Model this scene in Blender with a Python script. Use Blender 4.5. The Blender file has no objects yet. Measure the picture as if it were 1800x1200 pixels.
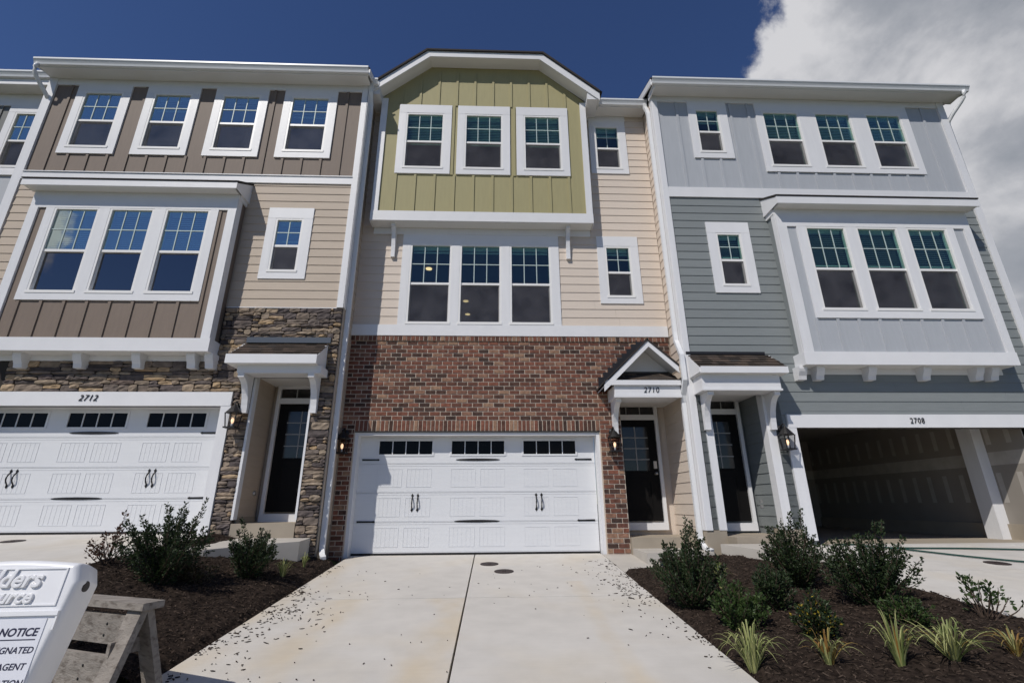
import bpy, math, random
from mathutils import Vector, Matrix, noise
random.seed(11)
D = bpy.data
SC = bpy.context.scene
COL = SC.collection
# ------------------------------------------------------------------ camera, world, sun, exposure
cam = D.cameras.new('camera'); cam.sensor_width = 36.0; cam.lens = 16.8
cam.clip_start = 0.05; cam.clip_end = 3000
co = D.objects.new('camera', cam); COL.objects.link(co)
RT, UP, FW = (0.99929, -0.037125, -0.006404), (-0.005896, -0.322001, 0.946721), (0.037209, 0.946011, 0.321991)
co.matrix_world = Matrix(((RT[0], UP[0], -FW[0], 0.299), (RT[1], UP[1], -FW[1], -9.450), (RT[2], UP[2], -FW[2], 0.8814), (0, 0, 0, 1)))
SC.camera = co
SUN_DIR = Vector((0.80, 1.0, -1.38)).normalized()          # the way the light travels
EL = math.asin(-SUN_DIR.z); ROT = math.atan2(-SUN_DIR.x, -SUN_DIR.y) % (2 * math.pi)
w = D.worlds.new('World'); SC.world = w; w.use_nodes = True
wn, wl_ = w.node_tree.nodes, w.node_tree.links; wn.clear()
def wnode(t, **k):
    n = wn.new(t)
    for a, v in k.items(): setattr(n, a, v)
    return n
wo = wnode('ShaderNodeOutputWorld'); bg = wnode('ShaderNodeBackground')
sky = wnode('ShaderNodeTexSky', sky_type='NISHITA', sun_disc=False, sun_elevation=EL, sun_rotation=ROT, altitude=900, air_density=1.0, dust_density=0.05, ozone_density=4.0)
tc = wnode('ShaderNodeTexCoord')
def wmath(op, a, b=None, clamp=False):
    n = wnode('ShaderNodeMath', operation=op, use_clamp=clamp)
    for i, v in enumerate((a, b)):
        if v is None: continue
        if isinstance(v, (int, float)): n.inputs[i].default_value = v
        else: wl_.new(v, n.inputs[i])
    return n.outputs[0]
def wmapr(v, a, b, c=0.0, d=1.0):
    n = wnode('ShaderNodeMapRange', interpolation_type='SMOOTHSTEP')
    n.inputs[1].default_value, n.inputs[2].default_value, n.inputs[3].default_value, n.inputs[4].default_value = a, b, c, d
    wl_.new(v, n.inputs[0]); return n.outputs[0]
def wnoise(scale, detail, rough, off, dist=0.0):
    m = wnode('ShaderNodeMapping'); m.inputs['Location'].default_value = off; m.inputs['Scale'].default_value = (1, 1, 1.35)
    wl_.new(tc.outputs['Generated'], m.inputs[0])
    n = wnode('ShaderNodeTexNoise'); n.inputs['Scale'].default_value = scale; n.inputs['Detail'].default_value = detail
    n.inputs['Roughness'].default_value = rough; n.inputs['Distortion'].default_value = dist
    wl_.new(m.outputs[0], n.inputs['Vector']); return n.outputs[0]
def wdot(v):
    n = wnode('ShaderNodeVectorMath', operation='DOT_PRODUCT'); n.inputs[1].default_value = Vector(v).normalized()
    wl_.new(tc.outputs['Generated'], n.inputs[0]); return n.outputs['Value']
# scattered cumulus: large cloud banks where the wide noise is high, broken up by a finer one
banks = wmapr(wdot((0.80, 0.50, 0.46)), 0.820, 0.955)
banks2 = wmapr(wdot((-0.80, -0.55, 0.22)), 0.93, 0.998)
bank = wmath('ADD', banks, wmath('MULTIPLY', banks2, 0.35))
fine = wnoise(3.0, 9, 0.56, (1.3, 0.2, 4.1), 0.15)
dens = wmath('ADD', wmath('MULTIPLY', bank, 0.42), fine)
mask = wmapr(dens, 0.655, 0.715)
shade = wmath('ADD', wmath('MULTIPLY', wnoise(2.6, 7, 0.55, (7.0, 3.0, 1.0), 0.3), 0.62), wmath('MULTIPLY', wmapr(dens, 0.66, 1.0), 0.40))
ramp = wnode('ShaderNodeValToRGB'); cr = ramp.color_ramp
cr.elements[0].position = 0.38; cr.elements[0].color = (8.2, 8.2, 8.5, 1)
cr.elements[1].position = 0.82; cr.elements[1].color = (2.1, 2.5, 3.1, 1)
e = cr.elements.new(0.56); e.color = (4.9, 5.1, 5.6, 1)
wl_.new(shade, ramp.inputs[0])
mx = wnode('ShaderNodeMix', data_type='RGBA', clamp_factor=True)
hs_ = wnode('ShaderNodeHueSaturation'); hs_.inputs['Saturation'].default_value = 1.12; hs_.inputs['Hue'].default_value = 0.512; wl_.new(sky.outputs[0], hs_.inputs['Color'])
wl_.new(mask, mx.inputs[0]); wl_.new(hs_.outputs[0], mx.inputs[6]); wl_.new(ramp.outputs[0], mx.inputs[7])
wl_.new(mx.outputs[2], bg.inputs[0]); bg.inputs[1].default_value = 0.078
wl_.new(bg.outputs[0], wo.inputs[0])
sl = D.lights.new('sun', 'SUN'); sl.energy = 3.5; sl.angle = math.radians(0.53); sl.color = (1.0, 0.95, 0.88)
so = D.objects.new('sun', sl); COL.objects.link(so); so.rotation_euler = SUN_DIR.to_track_quat('-Z', 'Y').to_euler(); so.location = (-20, -25, 40)
vs = SC.view_settings
vs.view_transform = 'Standard'; vs.look = 'None'; vs.exposure = 0.0; vs.gamma = 1.0; vs.use_curve_mapping = False
# ------------------------------------------------------------------ materials
MATS = {}
def mat(name, col, rough=0.6, var=0.0, nscale=6.0, namt=0.0, bump=0.0, bscale=40.0, stretch=(1, 1, 1), spec=0.4, col2=None, c2scale=2.0, c2lo=0.45, c2hi=0.65, island=False, detail=4.0, metal=0.0):
    m = D.materials.new(name); m.use_nodes = True; nt = m.node_tree; N, L = nt.nodes, nt.links
    b = N['Principled BSDF']; b.inputs['Roughness'].default_value = rough; b.inputs['Specular IOR Level'].default_value = spec; b.inputs['Metallic'].default_value = metal
    geo = N.new('ShaderNodeNewGeometry'); oi = N.new('ShaderNodeObjectInfo')
    mp = N.new('ShaderNodeMapping'); mp.inputs['Scale'].default_value = stretch
    L.new(geo.outputs['Position'], mp.inputs[0])
    cur = None
    rgb = N.new('ShaderNodeRGB'); rgb.outputs[0].default_value = (*col, 1); cur = rgb.outputs[0]
    if col2:
        n = N.new('ShaderNodeTexNoise'); n.inputs['Scale'].default_value = c2scale; n.inputs['Detail'].default_value = detail; L.new(mp.outputs[0], n.inputs['Vector'])
        r = N.new('ShaderNodeMapRange'); r.inputs[1].default_value = c2lo; r.inputs[2].default_value = c2hi; L.new(n.outputs[0], r.inputs[0])
        x = N.new('ShaderNodeMix'); x.data_type = 'RGBA'; L.new(r.outputs[0], x.inputs[0]); L.new(cur, x.inputs[6]); x.inputs[7].default_value = (*col2, 1); cur = x.outputs[2]
    if namt or var:
        h = N.new('ShaderNodeHueSaturation'); L.new(cur, h.inputs['Color']); v = None
        if namt:
            n = N.new('ShaderNodeTexNoise'); n.inputs['Scale'].default_value = nscale; n.inputs['Detail'].default_value = 5; L.new(mp.outputs[0], n.inputs['Vector'])
            r = N.new('ShaderNodeMapRange'); r.inputs[1].default_value = .25; r.inputs[2].default_value = .75; r.inputs[3].default_value = 1 - namt; r.inputs[4].default_value = 1 + namt; L.new(n.outputs[0], r.inputs[0]); v = r.outputs[0]
        if var:
            r2 = N.new('ShaderNodeMapRange'); r2.inputs[3].default_value = 1 - var; r2.inputs[4].default_value = 1 + var
            L.new(geo.outputs['Random Per Island'] if island else oi.outputs['Random'], r2.inputs[0])
            if v is None: v = r2.outputs[0]
            else:
                mm = N.new('ShaderNodeMath'); mm.operation = 'MULTIPLY'; L.new(v, mm.inputs[0]); L.new(r2.outputs[0], mm.inputs[1]); v = mm.outputs[0]
        L.new(v, h.inputs['Value']); cur = h.outputs[0]
    L.new(cur, b.inputs['Base Color'])
    if bump:
        n = N.new('ShaderNodeTexNoise'); n.inputs['Scale'].default_value = bscale; n.inputs['Detail'].default_value = 4; L.new(mp.outputs[0], n.inputs['Vector'])
        bp = N.new('ShaderNodeBump'); bp.inputs['Strength'].default_value = bump; bp.inputs['Distance'].default_value = 0.01; L.new(n.outputs[0], bp.inputs['Height']); L.new(bp.outputs[0], b.inputs['Normal'])
    MATS[name] = m; return m
def randramp(name, stops, rough=0.85, nscale=25, namt=0.25, bump=0.3, bscale=60, spec=0.2):
    """colour picked per object (and per island of a joined mesh) from a ramp"""
    m = mat(name, (0.5, 0.5, 0.5), rough, 0, nscale, namt, bump, bscale, spec=spec); nt = m.node_tree; N, L = nt.nodes, nt.links
    geo = [n for n in N if n.bl_idname == 'ShaderNodeNewGeometry'][0]; oi = [n for n in N if n.bl_idname == 'ShaderNodeObjectInfo'][0]
    a = N.new('ShaderNodeMath'); a.operation = 'ADD'; L.new(geo.outputs['Random Per Island'], a.inputs[0]); L.new(oi.outputs['Random'], a.inputs[1])
    fr = N.new('ShaderNodeMath'); fr.operation = 'FRACT'; L.new(a.outputs[0], fr.inputs[0])
    r = N.new('ShaderNodeValToRGB'); r.color_ramp.interpolation = 'LINEAR'
    els = r.color_ramp.elements
    while len(els) < len(stops): els.new(0.5)
    for e_, (p, c) in zip(els, stops): e_.position = p; e_.color = (*c, 1)
    L.new(fr.outputs[0], r.inputs[0])
    hs = [n for n in N if n.bl_idname == 'ShaderNodeHueSaturation'][0]; L.new(r.outputs[0], hs.inputs['Color'])
    return m
WHITE = mat('white_trim_paint', (0.71, 0.71, 0.72), 0.45, 0.02, 3, 0.03, 0.10, 55, (1, 1, 1))
WHITEV = mat('white_trim_grain', (0.71, 0.71, 0.72), 0.42, 0.02, 3, 0.035, 0.25, 30, (4, 4, 0.5))
VINYL = mat('white_vinyl', (0.78, 0.77, 0.75), 0.35)
ALU = mat('white_aluminium', (0.72, 0.73, 0.74), 0.35, 0, 2, 0.03)
SOFF = mat('white_soffit_panel', (0.72, 0.71, 0.69), 0.6, 0, 2, 0.02)
TAN = mat('tan_lap_siding', (0.47, 0.39, 0.31), 0.65, 0.03, 5, 0.04, 0.22, 40, (0.6, 1, 5))
CREAM = mat('cream_lap_siding', (0.62, 0.535, 0.455), 0.65, 0.025, 5, 0.03, 0.22, 40, (0.6, 1, 5))
BROWN = mat('brown_board_siding', (0.185, 0.142, 0.112), 0.65, 0.02, 4, 0.07, 0.25, 30, (5, 5, 0.6))
GREEN = mat('olive_board_siding', (0.335, 0.30, 0.155), 0.65, 0.02, 4, 0.05, 0.22, 30, (5, 5, 0.6))
SLATE = mat('slate_grey_lap_siding', (0.205, 0.224, 0.226), 0.62, 0.03, 5, 0.04, 0.22, 40, (0.6, 1, 5))
PALE = mat('pale_blue_grey_board_siding', (0.40, 0.418, 0.445), 0.62, 0.02, 4, 0.04, 0.2, 30, (5, 5, 0.6))
DKGREY = mat('dark_grey_board_siding', (0.15, 0.155, 0.15), 0.65, 0.02, 4, 0.05)
BRICK = randramp('red_brown_brick', [(0.0, (0.052, 0.034, 0.028)), (0.16, (0.085, 0.045, 0.034)), (0.34, (0.15, 0.066, 0.046)), (0.55, (0.19, 0.078, 0.052)), (0.72, (0.13, 0.058, 0.042)), (0.86, (0.23, 0.125, 0.085)), (1.0, (0.28, 0.175, 0.115))], 0.9, 14, 0.38, 0.35, 70)
MORTAR = mat('pale_mortar', (0.52, 0.44, 0.36), 0.95, 0, 8, 0.12, 0.4, 80, spec=0.1)
STONE = randramp('ledge_stone', [(0.0, (0.073, 0.061, 0.059)), (0.18, (0.122, 0.101, 0.095)), (0.36, (0.207, 0.165, 0.128)), (0.52, (0.293, 0.232, 0.171)), (0.66, (0.146, 0.120, 0.107)), (0.80, (0.342, 0.262, 0.183)), (0.92, (0.415, 0.293, 0.171)), (1.0, (0.104, 0.083, 0.083))], 0.9, 9, 0.38, 0.6, 35)
STONEGAP = mat('stone_joint', (0.035, 0.03, 0.026), 0.95)
CONC = mat('driveway_concrete', (0.545, 0.52, 0.48), 0.85, 0.015, 0.9, 0.06, 0.18, 120, col2=(0.53, 0.48, 0.40), c2scale=0.8, c2lo=0.5, c2hi=0.80, spec=0.2)
def concrete_marks(m):
    N, L = m.node_tree.nodes, m.node_tree.links; geo = [n for n in N if n.bl_idname == 'ShaderNodeNewGeometry'][0]; b = N['Principled BSDF']
    sp = N.new('ShaderNodeSeparateXYZ'); L.new(geo.outputs['Position'], sp.inputs[0])
    def mth(op, a, b_=None, c_=None):
        n = N.new('ShaderNodeMath'); n.operation = op
        for i, v in enumerate((a, b_, c_)):
            if v is None: continue
            if isinstance(v, (int, float)): n.inputs[i].default_value = v
            else: L.new(v, n.inputs[i])
        return n.outputs[0]
    def smooth(v, a, b_):
        n = N.new('ShaderNodeMapRange'); n.interpolation_type = 'SMOOTHSTEP'; n.inputs[1].default_value = a; n.inputs[2].default_value = b_; L.new(v, n.inputs[0]); return n.outputs[0]
    def nz(scale, st, det=4):
        mp = N.new('ShaderNodeMapping'); mp.inputs['Scale'].default_value = st; L.new(geo.outputs['Position'], mp.inputs[0]); n = N.new('ShaderNodeTexNoise'); n.inputs['Scale'].default_value = scale; n.inputs['Detail'].default_value = det; L.new(mp.outputs[0], n.inputs['Vector']); return n.outputs[0]
    X, Y = sp.outputs[0], sp.outputs[1]; wob = mth('MULTIPLY', mth('SUBTRACT', nz(1.3, (1, .5, 1)), .5), .5); Xw = mth('ADD', X, wob)
    near = mth('LESS_THAN', Y, -2.81)
    s1 = mth('MULTIPLY', mth('MULTIPLY', smooth(Xw, -.62, -.30), mth('LESS_THAN', X, -.03)), near)
    s2 = mth('MULTIPLY', mth('MULTIPLY', smooth(Xw, -1.95, -1.5), mth('SUBTRACT', 1.0, smooth(Xw, -1.45, -1.15))), near)
    s3 = mth('MULTIPLY', mth('SUBTRACT', 1.0, smooth(Xw, -2.3, -1.75)), mth('GREATER_THAN', X, -2.4)); s4 = mth('MULTIPLY', mth('SUBTRACT', 1.0, smooth(mth('ABSOLUTE', mth('SUBTRACT', Xw, 1.45)), .03, .16)), mth('LESS_THAN', Y, -2.0))
    tot = mth('ADD', mth('ADD', mth('MULTIPLY', s1, .55), mth('MULTIPLY', s2, .45)), mth('ADD', mth('MULTIPLY', s3, .5), mth('MULTIPLY', s4, .45)))
    tot = mth('MULTIPLY', tot, smooth(nz(2.2, (1, .6, 1)), .25, .75))
    x = N.new('ShaderNodeMix'); x.data_type = 'RGBA'; x.clamp_factor = True; L.new(tot, x.inputs[0]); src = b.inputs['Base Color'].links[0].from_socket; L.new(src, x.inputs[6]); x.inputs[7].default_value = (0.54, 0.43, 0.27, 1)
    # broom strokes run across the drive; fine mottling
    br = nz(26, (.10, 5, 1), 3); mo = nz(4.5, (1, 1, 1), 8); v = mth('ADD', mth('MULTIPLY_ADD', br, .12, .94), mth('MULTIPLY_ADD', mo, .22, -.11))
    h = N.new('ShaderNodeHueSaturation'); L.new(x.outputs[2], h.inputs['Color']); L.new(v, h.inputs['Value']); L.new(h.outputs[0], b.inputs['Base Color'])
concrete_marks(CONC)
CONC2 = mat('grey_foundation_concrete', (0.33, 0.285, 0.225), 0.9, 0, 3, 0.10, 0.2, 60, spec=0.2)
CONC3 = mat('walk_concrete', (0.46, 0.43, 0.385), 0.88, 0, 2.5, 0.08, 0.2, 100, spec=0.2)
GDOOR = mat('garage_door_white', (0.68, 0.69, 0.705), 0.42, 0, 3, 0.02, 0.12, 60, (0.5, 1, 6))
BLACK = mat('black_metal', (0.012, 0.011, 0.011), 0.45)
GRILLE = mat('grey_grille', (0.30, 0.30, 0.29), 0.5)
DOORP = mat('black_door_paint', (0.007, 0.0065, 0.0065), 0.55, spec=0.12)
FLASH = mat('black_flashing', (0.014, 0.014, 0.017), 0.55)
FLASHG = mat('grey_metal_flashing', (0.11, 0.12, 0.13), 0.35, metal=0.6)
SHING = randramp('asphalt_shingle', [(0.0, (0.032, 0.027, 0.024)), (0.4, (0.062, 0.05, 0.042)), (0.7, (0.095, 0.072, 0.058)), (1.0, (0.055, 0.05, 0.047))], 0.95, 60, 0.35, 0.5, 150, 0.1)
ROOFM = mat('dark_roof_shingle', (0.035, 0.03, 0.028), 0.95, 0, 30, 0.3)
MULCH = mat('brown_mulch', (0.031, 0.022, 0.017), 0.95, 0, 30, 0.5, 1.0, 60, spec=0.1, col2=(0.013, 0.009, 0.007), c2scale=18)
CHIP = mat('mulch_chip', (0.060, 0.044, 0.034), 0.95, 0.8, 1, 0, spec=0.1, island=True)
DCHIP = mat('dark_bark_chip', (0.030, 0.019, 0.013), 0.95, 0.5, 1, 0, spec=0.1, island=True)
SOIL = mat('lawn_ground', (0.05, 0.065, 0.022), 0.95, 0, 8, 0.4, 0.6, 40, spec=0.1, col2=(0.06, 0.045, 0.028), c2scale=3)
ASPH = mat('street_asphalt', (0.05, 0.05, 0.05), 0.9, 0, 20, 0.2, 0.4, 150, spec=0.2)
WOOD = mat('weathered_wood', (0.25, 0.225, 0.20), 0.85, 0.10, 2, 0.22, 0.5, 14, (1.2, 7, 7), spec=0.2, col2=(0.12, 0.10, 0.085), c2scale=5, c2lo=0.5, c2hi=0.72)
PLAST = mat('white_moulded_plastic', (0.77, 0.77, 0.78), 0.35, 0, 4, 0.03, spec=0.5)
PAPER = mat('white_paper', (0.70, 0.71, 0.76), 0.5)
INK = mat('navy_ink', (0.02, 0.02, 0.05), 0.6)
GREYUNDER = mat('plywood_grey', (0.20, 0.17, 0.14), 0.9, 0, 6, 0.2)
ROOM = mat('room_paint', (0.30, 0.29, 0.27), 0.9)
BLIND = mat('white_blind', (0.78, 0.80, 0.78), 0.5)
MUNT = mat('pale_green_muntin', (0.44, 0.53, 0.51), 0.5)
HOSE = mat('green_hose', (0.012, 0.05, 0.04), 0.4)
LID = mat('brown_cast_lid', (0.035, 0.024, 0.022), 0.7, 0, 20, 0.3)
METAL = mat('satin_nickel', (0.45, 0.45, 0.45), 0.3, metal=0.9)
def drywall():
    m = mat('drywall_with_joint_compound', (0.27, 0.245, 0.215), 0.95, 0, 2, 0.08); N, L = m.node_tree.nodes, m.node_tree.links
    geo = [n for n in N if n.bl_idname == 'ShaderNodeNewGeometry'][0]; sp = N.new('ShaderNodeSeparateXYZ'); L.new(geo.outputs['Position'], sp.inputs[0])
    def mth(op, a, b_=None):
        n = N.new('ShaderNodeMath'); n.operation = op
        for i, v in enumerate((a, b_)):
            if v is None: continue
            if isinstance(v, (int, float)): n.inputs[i].default_value = v
            else: L.new(v, n.inputs[i])
        return n.outputs[0]
    # screw strips every 0.41 m, short of floor and ceiling, and one taped seam along the wall
    fy = mth('ABSOLUTE', mth('SUBTRACT', mth('FRACT', mth('DIVIDE', sp.outputs[1], 0.41)), 0.5)); st = mth('LESS_THAN', fy, 0.13)
    zz = sp.outputs[2]
    up = mth('MULTIPLY', mth('GREATER_THAN', zz, 1.98), mth('LESS_THAN', zz, 2.42)); lo = mth('MULTIPLY', mth('GREATER_THAN', zz, 0.85), mth('LESS_THAN', zz, 1.42))
    st = mth('MULTIPLY', st, mth('ADD', up, lo))
    seam = mth('LESS_THAN', mth('ABSOLUTE', mth('SUBTRACT', zz, 1.70)), 0.13)
    nz = N.new('ShaderNodeTexNoise'); nz.inputs['Scale'].default_value = 5; L.new(geo.outputs['Position'], nz.inputs['Vector'])
    f_ = mth('MULTIPLY', mth('MINIMUM', mth('ADD', mth('MULTIPLY', st, 0.75), seam), 1.0), mth('ADD', nz.outputs[0], 0.25))
    x = N.new('ShaderNodeMix'); x.data_type = 'RGBA'; x.clamp_factor = True; L.new(f_, x.inputs[0]); b = N['Principled BSDF']
    src = b.inputs['Base Color'].links[0].from_socket; L.new(src, x.inputs[6]); x.inputs[7].default_value = (0.48, 0.45, 0.41, 1); L.new(x.outputs[2], b.inputs['Base Color'])
    return m
DRYW = drywall()
def glassmat(name, refl, tint=(0.75, 0.85, 0.85), rough=0.0, gcol=(1, 1, 1)):
    m = D.materials.new(name); m.use_nodes = True; N, L = m.node_tree.nodes, m.node_tree.links; N.clear()
    o = N.new('ShaderNodeOutputMaterial'); g = N.new('ShaderNodeBsdfGlossy'); g.inputs['Roughness'].default_value = rough; g.inputs['Color'].default_value = (*gcol, 1)
    t = N.new('ShaderNodeBsdfTransparent'); t.inputs[0].default_value = (*tint, 1); x = N.new('ShaderNodeMixShader')
    lw = N.new('ShaderNodeLayerWeight'); lw.inputs[0].default_value = 0.2
    a = N.new('ShaderNodeMath'); a.operation = 'MULTIPLY_ADD'; L.new(lw.outputs['Fresnel'], a.inputs[0]); a.inputs[1].default_value = 0.35; a.inputs[2].default_value = refl; a.use_clamp = True
    nz = N.new('ShaderNodeTexNoise'); nz.inputs['Scale'].default_value = 1.6; bp = N.new('ShaderNodeBump'); bp.inputs['Strength'].default_value = 0.06; bp.inputs['Distance'].default_value = 0.03
    geo = N.new('ShaderNodeNewGeometry'); L.new(geo.outputs['Position'], nz.inputs['Vector']); L.new(nz.outputs[0], bp.inputs['Height']); L.new(bp.outputs[0], g.inputs['Normal'])
    L.new(a.outputs[0], x.inputs[0]); L.new(t.outputs[0], x.inputs[1]); L.new(g.outputs[0], x.inputs[2]); L.new(x.outputs[0], o.inputs[0]); return m
GLASS = glassmat('window_glass', 0.06, (0.68, 0.83, 0.79))
GLASSC = glassmat('greyer_window_glass', 0.16, (0.30, 0.32, 0.34), 0.0, (1.0, 0.96, 0.95))
GLASSB = glassmat('bluer_window_glass', 0.36, (0.60, 0.78, 0.78), 0.0, (0.95, 1.0, 0.96))
def screenmat():
    m = D.materials.new('insect_screen'); m.use_nodes = True; N, L = m.node_tree.nodes, m.node_tree.links; N.clear()
    o = N.new('ShaderNodeOutputMaterial'); d = N.new('ShaderNodeBsdfDiffuse'); nz = N.new('ShaderNodeTexNoise'); nz.inputs['Scale'].default_value = 2.2; nz.inputs['Detail'].default_value = 5; ge = N.new('ShaderNodeNewGeometry'); L.new(ge.outputs['Position'], nz.inputs['Vector']); rr = N.new('ShaderNodeValToRGB'); rr.color_ramp.elements[0].position = .3; rr.color_ramp.elements[0].color = (0.05, 0.047, 0.052, 1); rr.color_ramp.elements[1].position = .75; rr.color_ramp.elements[1].color = (0.125, 0.12, 0.13, 1); L.new(nz.outputs[0], rr.inputs[0]); L.new(rr.outputs[0], d.inputs[0]); t = N.new('ShaderNodeBsdfTransparent'); x = N.new('ShaderNodeMixShader'); x.inputs[0].default_value = 0.52
    L.new(t.outputs[0], x.inputs[1]); L.new(d.outputs[0], x.inputs[2]); L.new(x.outputs[0], o.inputs[0]); return m
SCREEN = screenmat()
def emat(name, col, s):
    m = D.materials.new(name); m.use_nodes = True; b = m.node_tree.nodes['Principled BSDF']; b.inputs['Emission Color'].default_value = (*col, 1); b.inputs['Emission Strength'].default_value = s; b.inputs['Base Color'].default_value = (0.9, 0.8, 0.6, 1); return m
BULB = emat('warm_bulb', (1.0, 0.62, 0.36), 1.3); DOWNL = emat('warm_downlight', (1.0, 0.55, 0.30), 2.2)
def leafmat(name, col, col2, trans=0.25, rough=0.5):
    m = D.materials.new(name); m.use_nodes = True; N, L = m.node_tree.nodes, m.node_tree.links; b = N['Principled BSDF']
    geo = N.new('ShaderNodeNewGeometry'); r = N.new('ShaderNodeValToRGB'); r.color_ramp.elements[0].color = (*col, 1); r.color_ramp.elements[1].color = (*col2, 1)
    L.new(geo.outputs['Random Per Island'], r.inputs[0]); L.new(r.outputs[0], b.inputs['Base Color']); b.inputs['Roughness'].default_value = rough; b.inputs['Specular IOR Level'].default_value = 0.35
    t = N.new('ShaderNodeBsdfTranslucent'); L.new(r.outputs[0], t.inputs[0]); x = N.new('ShaderNodeMixShader'); x.inputs[0].default_value = trans
    o = [n for n in N if n.bl_idname == 'ShaderNodeOutputMaterial'][0]; L.new(b.outputs[0], x.inputs[1]); L.new(t.outputs[0], x.inputs[2]); L.new(x.outputs[0], o.inputs[0]); return m
LEAF = leafmat('dark_holly_leaf', (0.013, 0.026, 0.010), (0.045, 0.070, 0.026))
LEAFB = leafmat('mid_green_leaf', (0.02, 0.042, 0.011), (0.065, 0.105, 0.028))
LEAFY = leafmat('yellow_leaf', (0.30, 0.22, 0.02), (0.5, 0.38, 0.05))
LEAFR = leafmat('reddish_leaf', (0.07, 0.022, 0.018), (0.10, 0.06, 0.03))
LEAFN = leafmat('brown_green_leaf', (0.05, 0.035, 0.02), (0.07, 0.07, 0.025))
BLADE = leafmat('striped_grass_blade', (0.14, 0.19, 0.055), (0.46, 0.46, 0.20), 0.3)
BLADEO = leafmat('orange_brown_grass_blade', (0.28, 0.14, 0.04), (0.36, 0.28, 0.09), 0.3)
LAWNB = leafmat('lawn_blade', (0.05, 0.075, 0.018), (0.12, 0.15, 0.04), 0.3)
TWIG = mat('twig_bark', (0.06, 0.04, 0.028), 0.9)
# ------------------------------------------------------------------ mesh helpers
WLOC = {}
class MB:
    def __init__(s): s.v = []; s.f = []
    def box(s, x0, x1, y0, y1, z0, z1):
        n = len(s.v); s.v += [(x0, y0, z0), (x1, y0, z0), (x1, y1, z0), (x0, y1, z0), (x0, y0, z1), (x1, y0, z1), (x1, y1, z1), (x0, y1, z1)]
        s.f += [(n, n + 3, n + 2, n + 1), (n + 4, n + 5, n + 6, n + 7), (n, n + 1, n + 5, n + 4), (n + 1, n + 2, n + 6, n + 5), (n + 2, n + 3, n + 7, n + 6), (n + 3, n, n + 4, n + 7)]; return s
    def quad(s, *p):
        n = len(s.v); s.v += [tuple(q) for q in p]; s.f.append(tuple(range(n, n + len(p)))); return s
    def hexa(s, bot, top):
        n = len(s.v); s.v += [tuple(q) for q in bot] + [tuple(q) for q in top]; k = len(bot)
        s.f.append(tuple(n + k - 1 - i for i in range(k))); s.f.append(tuple(n + k + i for i in range(k)))
        for i in range(k): j = (i + 1) % k; s.f.append((n + i, n + j, n + k + j, n + k + i))
        return s
    def prism(s, poly, axis, a, b):
        def P(u, v, t): return (t, u, v) if axis == 'x' else ((u, t, v) if axis == 'y' else (u, v, t))
        return s.hexa([P(u, v, a) for u, v in poly], [P(u, v, b) for u, v in poly])
    def tube(s, pts, r, n=8, cap=True):
        pts = [Vector(p) for p in pts]; rr = r if isinstance(r, (list, tuple)) else [r] * len(pts); base = len(s.v)
        for i, p in enumerate(pts):
            t = (pts[min(i + 1, len(pts) - 1)] - pts[max(i - 1, 0)]).normalized()
            a = t.cross(Vector((0, 0, 1)) if abs(t.z) < 0.9 else Vector((1, 0, 0))).normalized(); b = t.cross(a)
            for k in range(n):
                an = 2 * math.pi * (k + .5) / n; s.v.append(tuple(p + (a * math.cos(an) + b * math.sin(an)) * rr[i]))
        for i in range(len(pts) - 1):
            for k in range(n): s.f.append((base + i * n + k, base + i * n + (k + 1) % n, base + (i + 1) * n + (k + 1) % n, base + (i + 1) * n + k))
        if cap: s.f.append(tuple(base + k for k in range(n))[::-1]); s.f.append(tuple(base + (len(pts) - 1) * n + k for k in range(n)))
        return s
    def rtube(s, pts, wx, wy):
        """rectangular pipe: section wx (in X) by wy (in Y or along the bend)"""
        base = len(s.v); pts = [Vector(p) for p in pts]
        for i, p in enumerate(pts):
            t = (pts[min(i + 1, len(pts) - 1)] - pts[max(i - 1, 0)]).normalized()
            a = Vector((1, 0, 0)) - t * t.x
            if a.length < .2: a = Vector((0, 0, 1)) - t * t.z
            a.normalize(); b = t.cross(a)
            for u, v in ((-1, -1), (1, -1), (1, 1), (-1, 1)): s.v.append(tuple(p + a * wx / 2 * u + b * wy / 2 * v))
        for i in range(len(pts) - 1):
            for k in range(4): s.f.append((base + i * 4 + k, base + i * 4 + (k + 1) % 4, base + (i + 1) * 4 + (k + 1) % 4, base + (i + 1) * 4 + k))
        s.f.append((base + 3, base + 2, base + 1, base)); m = base + (len(pts) - 1) * 4; s.f.append((m, m + 1, m + 2, m + 3)); return s
    def lathe(s, cx, cy, prof, n=16):
        base = len(s.v)
        for r, z in prof:
            for k in range(n): an = 2 * math.pi * k / n; s.v.append((cx + r * math.cos(an), cy + r * math.sin(an), z))
        for i in range(len(prof) - 1):
            for k in range(n): s.f.append((base + i * n + k, base + i * n + (k + 1) % n, base + (i + 1) * n + (k + 1) % n, base + (i + 1) * n + k))
        s.f.append(tuple(base + k for k in range(n))[::-1]); s.f.append(tuple(base + (len(prof) - 1) * n + k for k in range(n))); return s
    def mesh(s, name, m, off=(0, 0, 0), smooth=False):
        me = D.meshes.new(name); me.from_pydata([(x - off[0], y - off[1], z - off[2]) for x, y, z in s.v], [], s.f); me.materials.append(m)
        if smooth: me.polygons.foreach_set('use_smooth', [True] * len(me.polygons))
        me.update(); return me
    def build(s, name, m, parent=None, smooth=False, local=False):
        if local: c = Vector((0, 0, 0))
        else:
            mn = [min(p[i] for p in s.v) for i in range(3)]; mxx = [max(p[i] for p in s.v) for i in range(3)]; c = Vector([(a + b) / 2 for a, b in zip(mn, mxx)])
        o = D.objects.new(name, s.mesh(name, m, c, smooth)); return link(o, c, parent, local)
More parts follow.
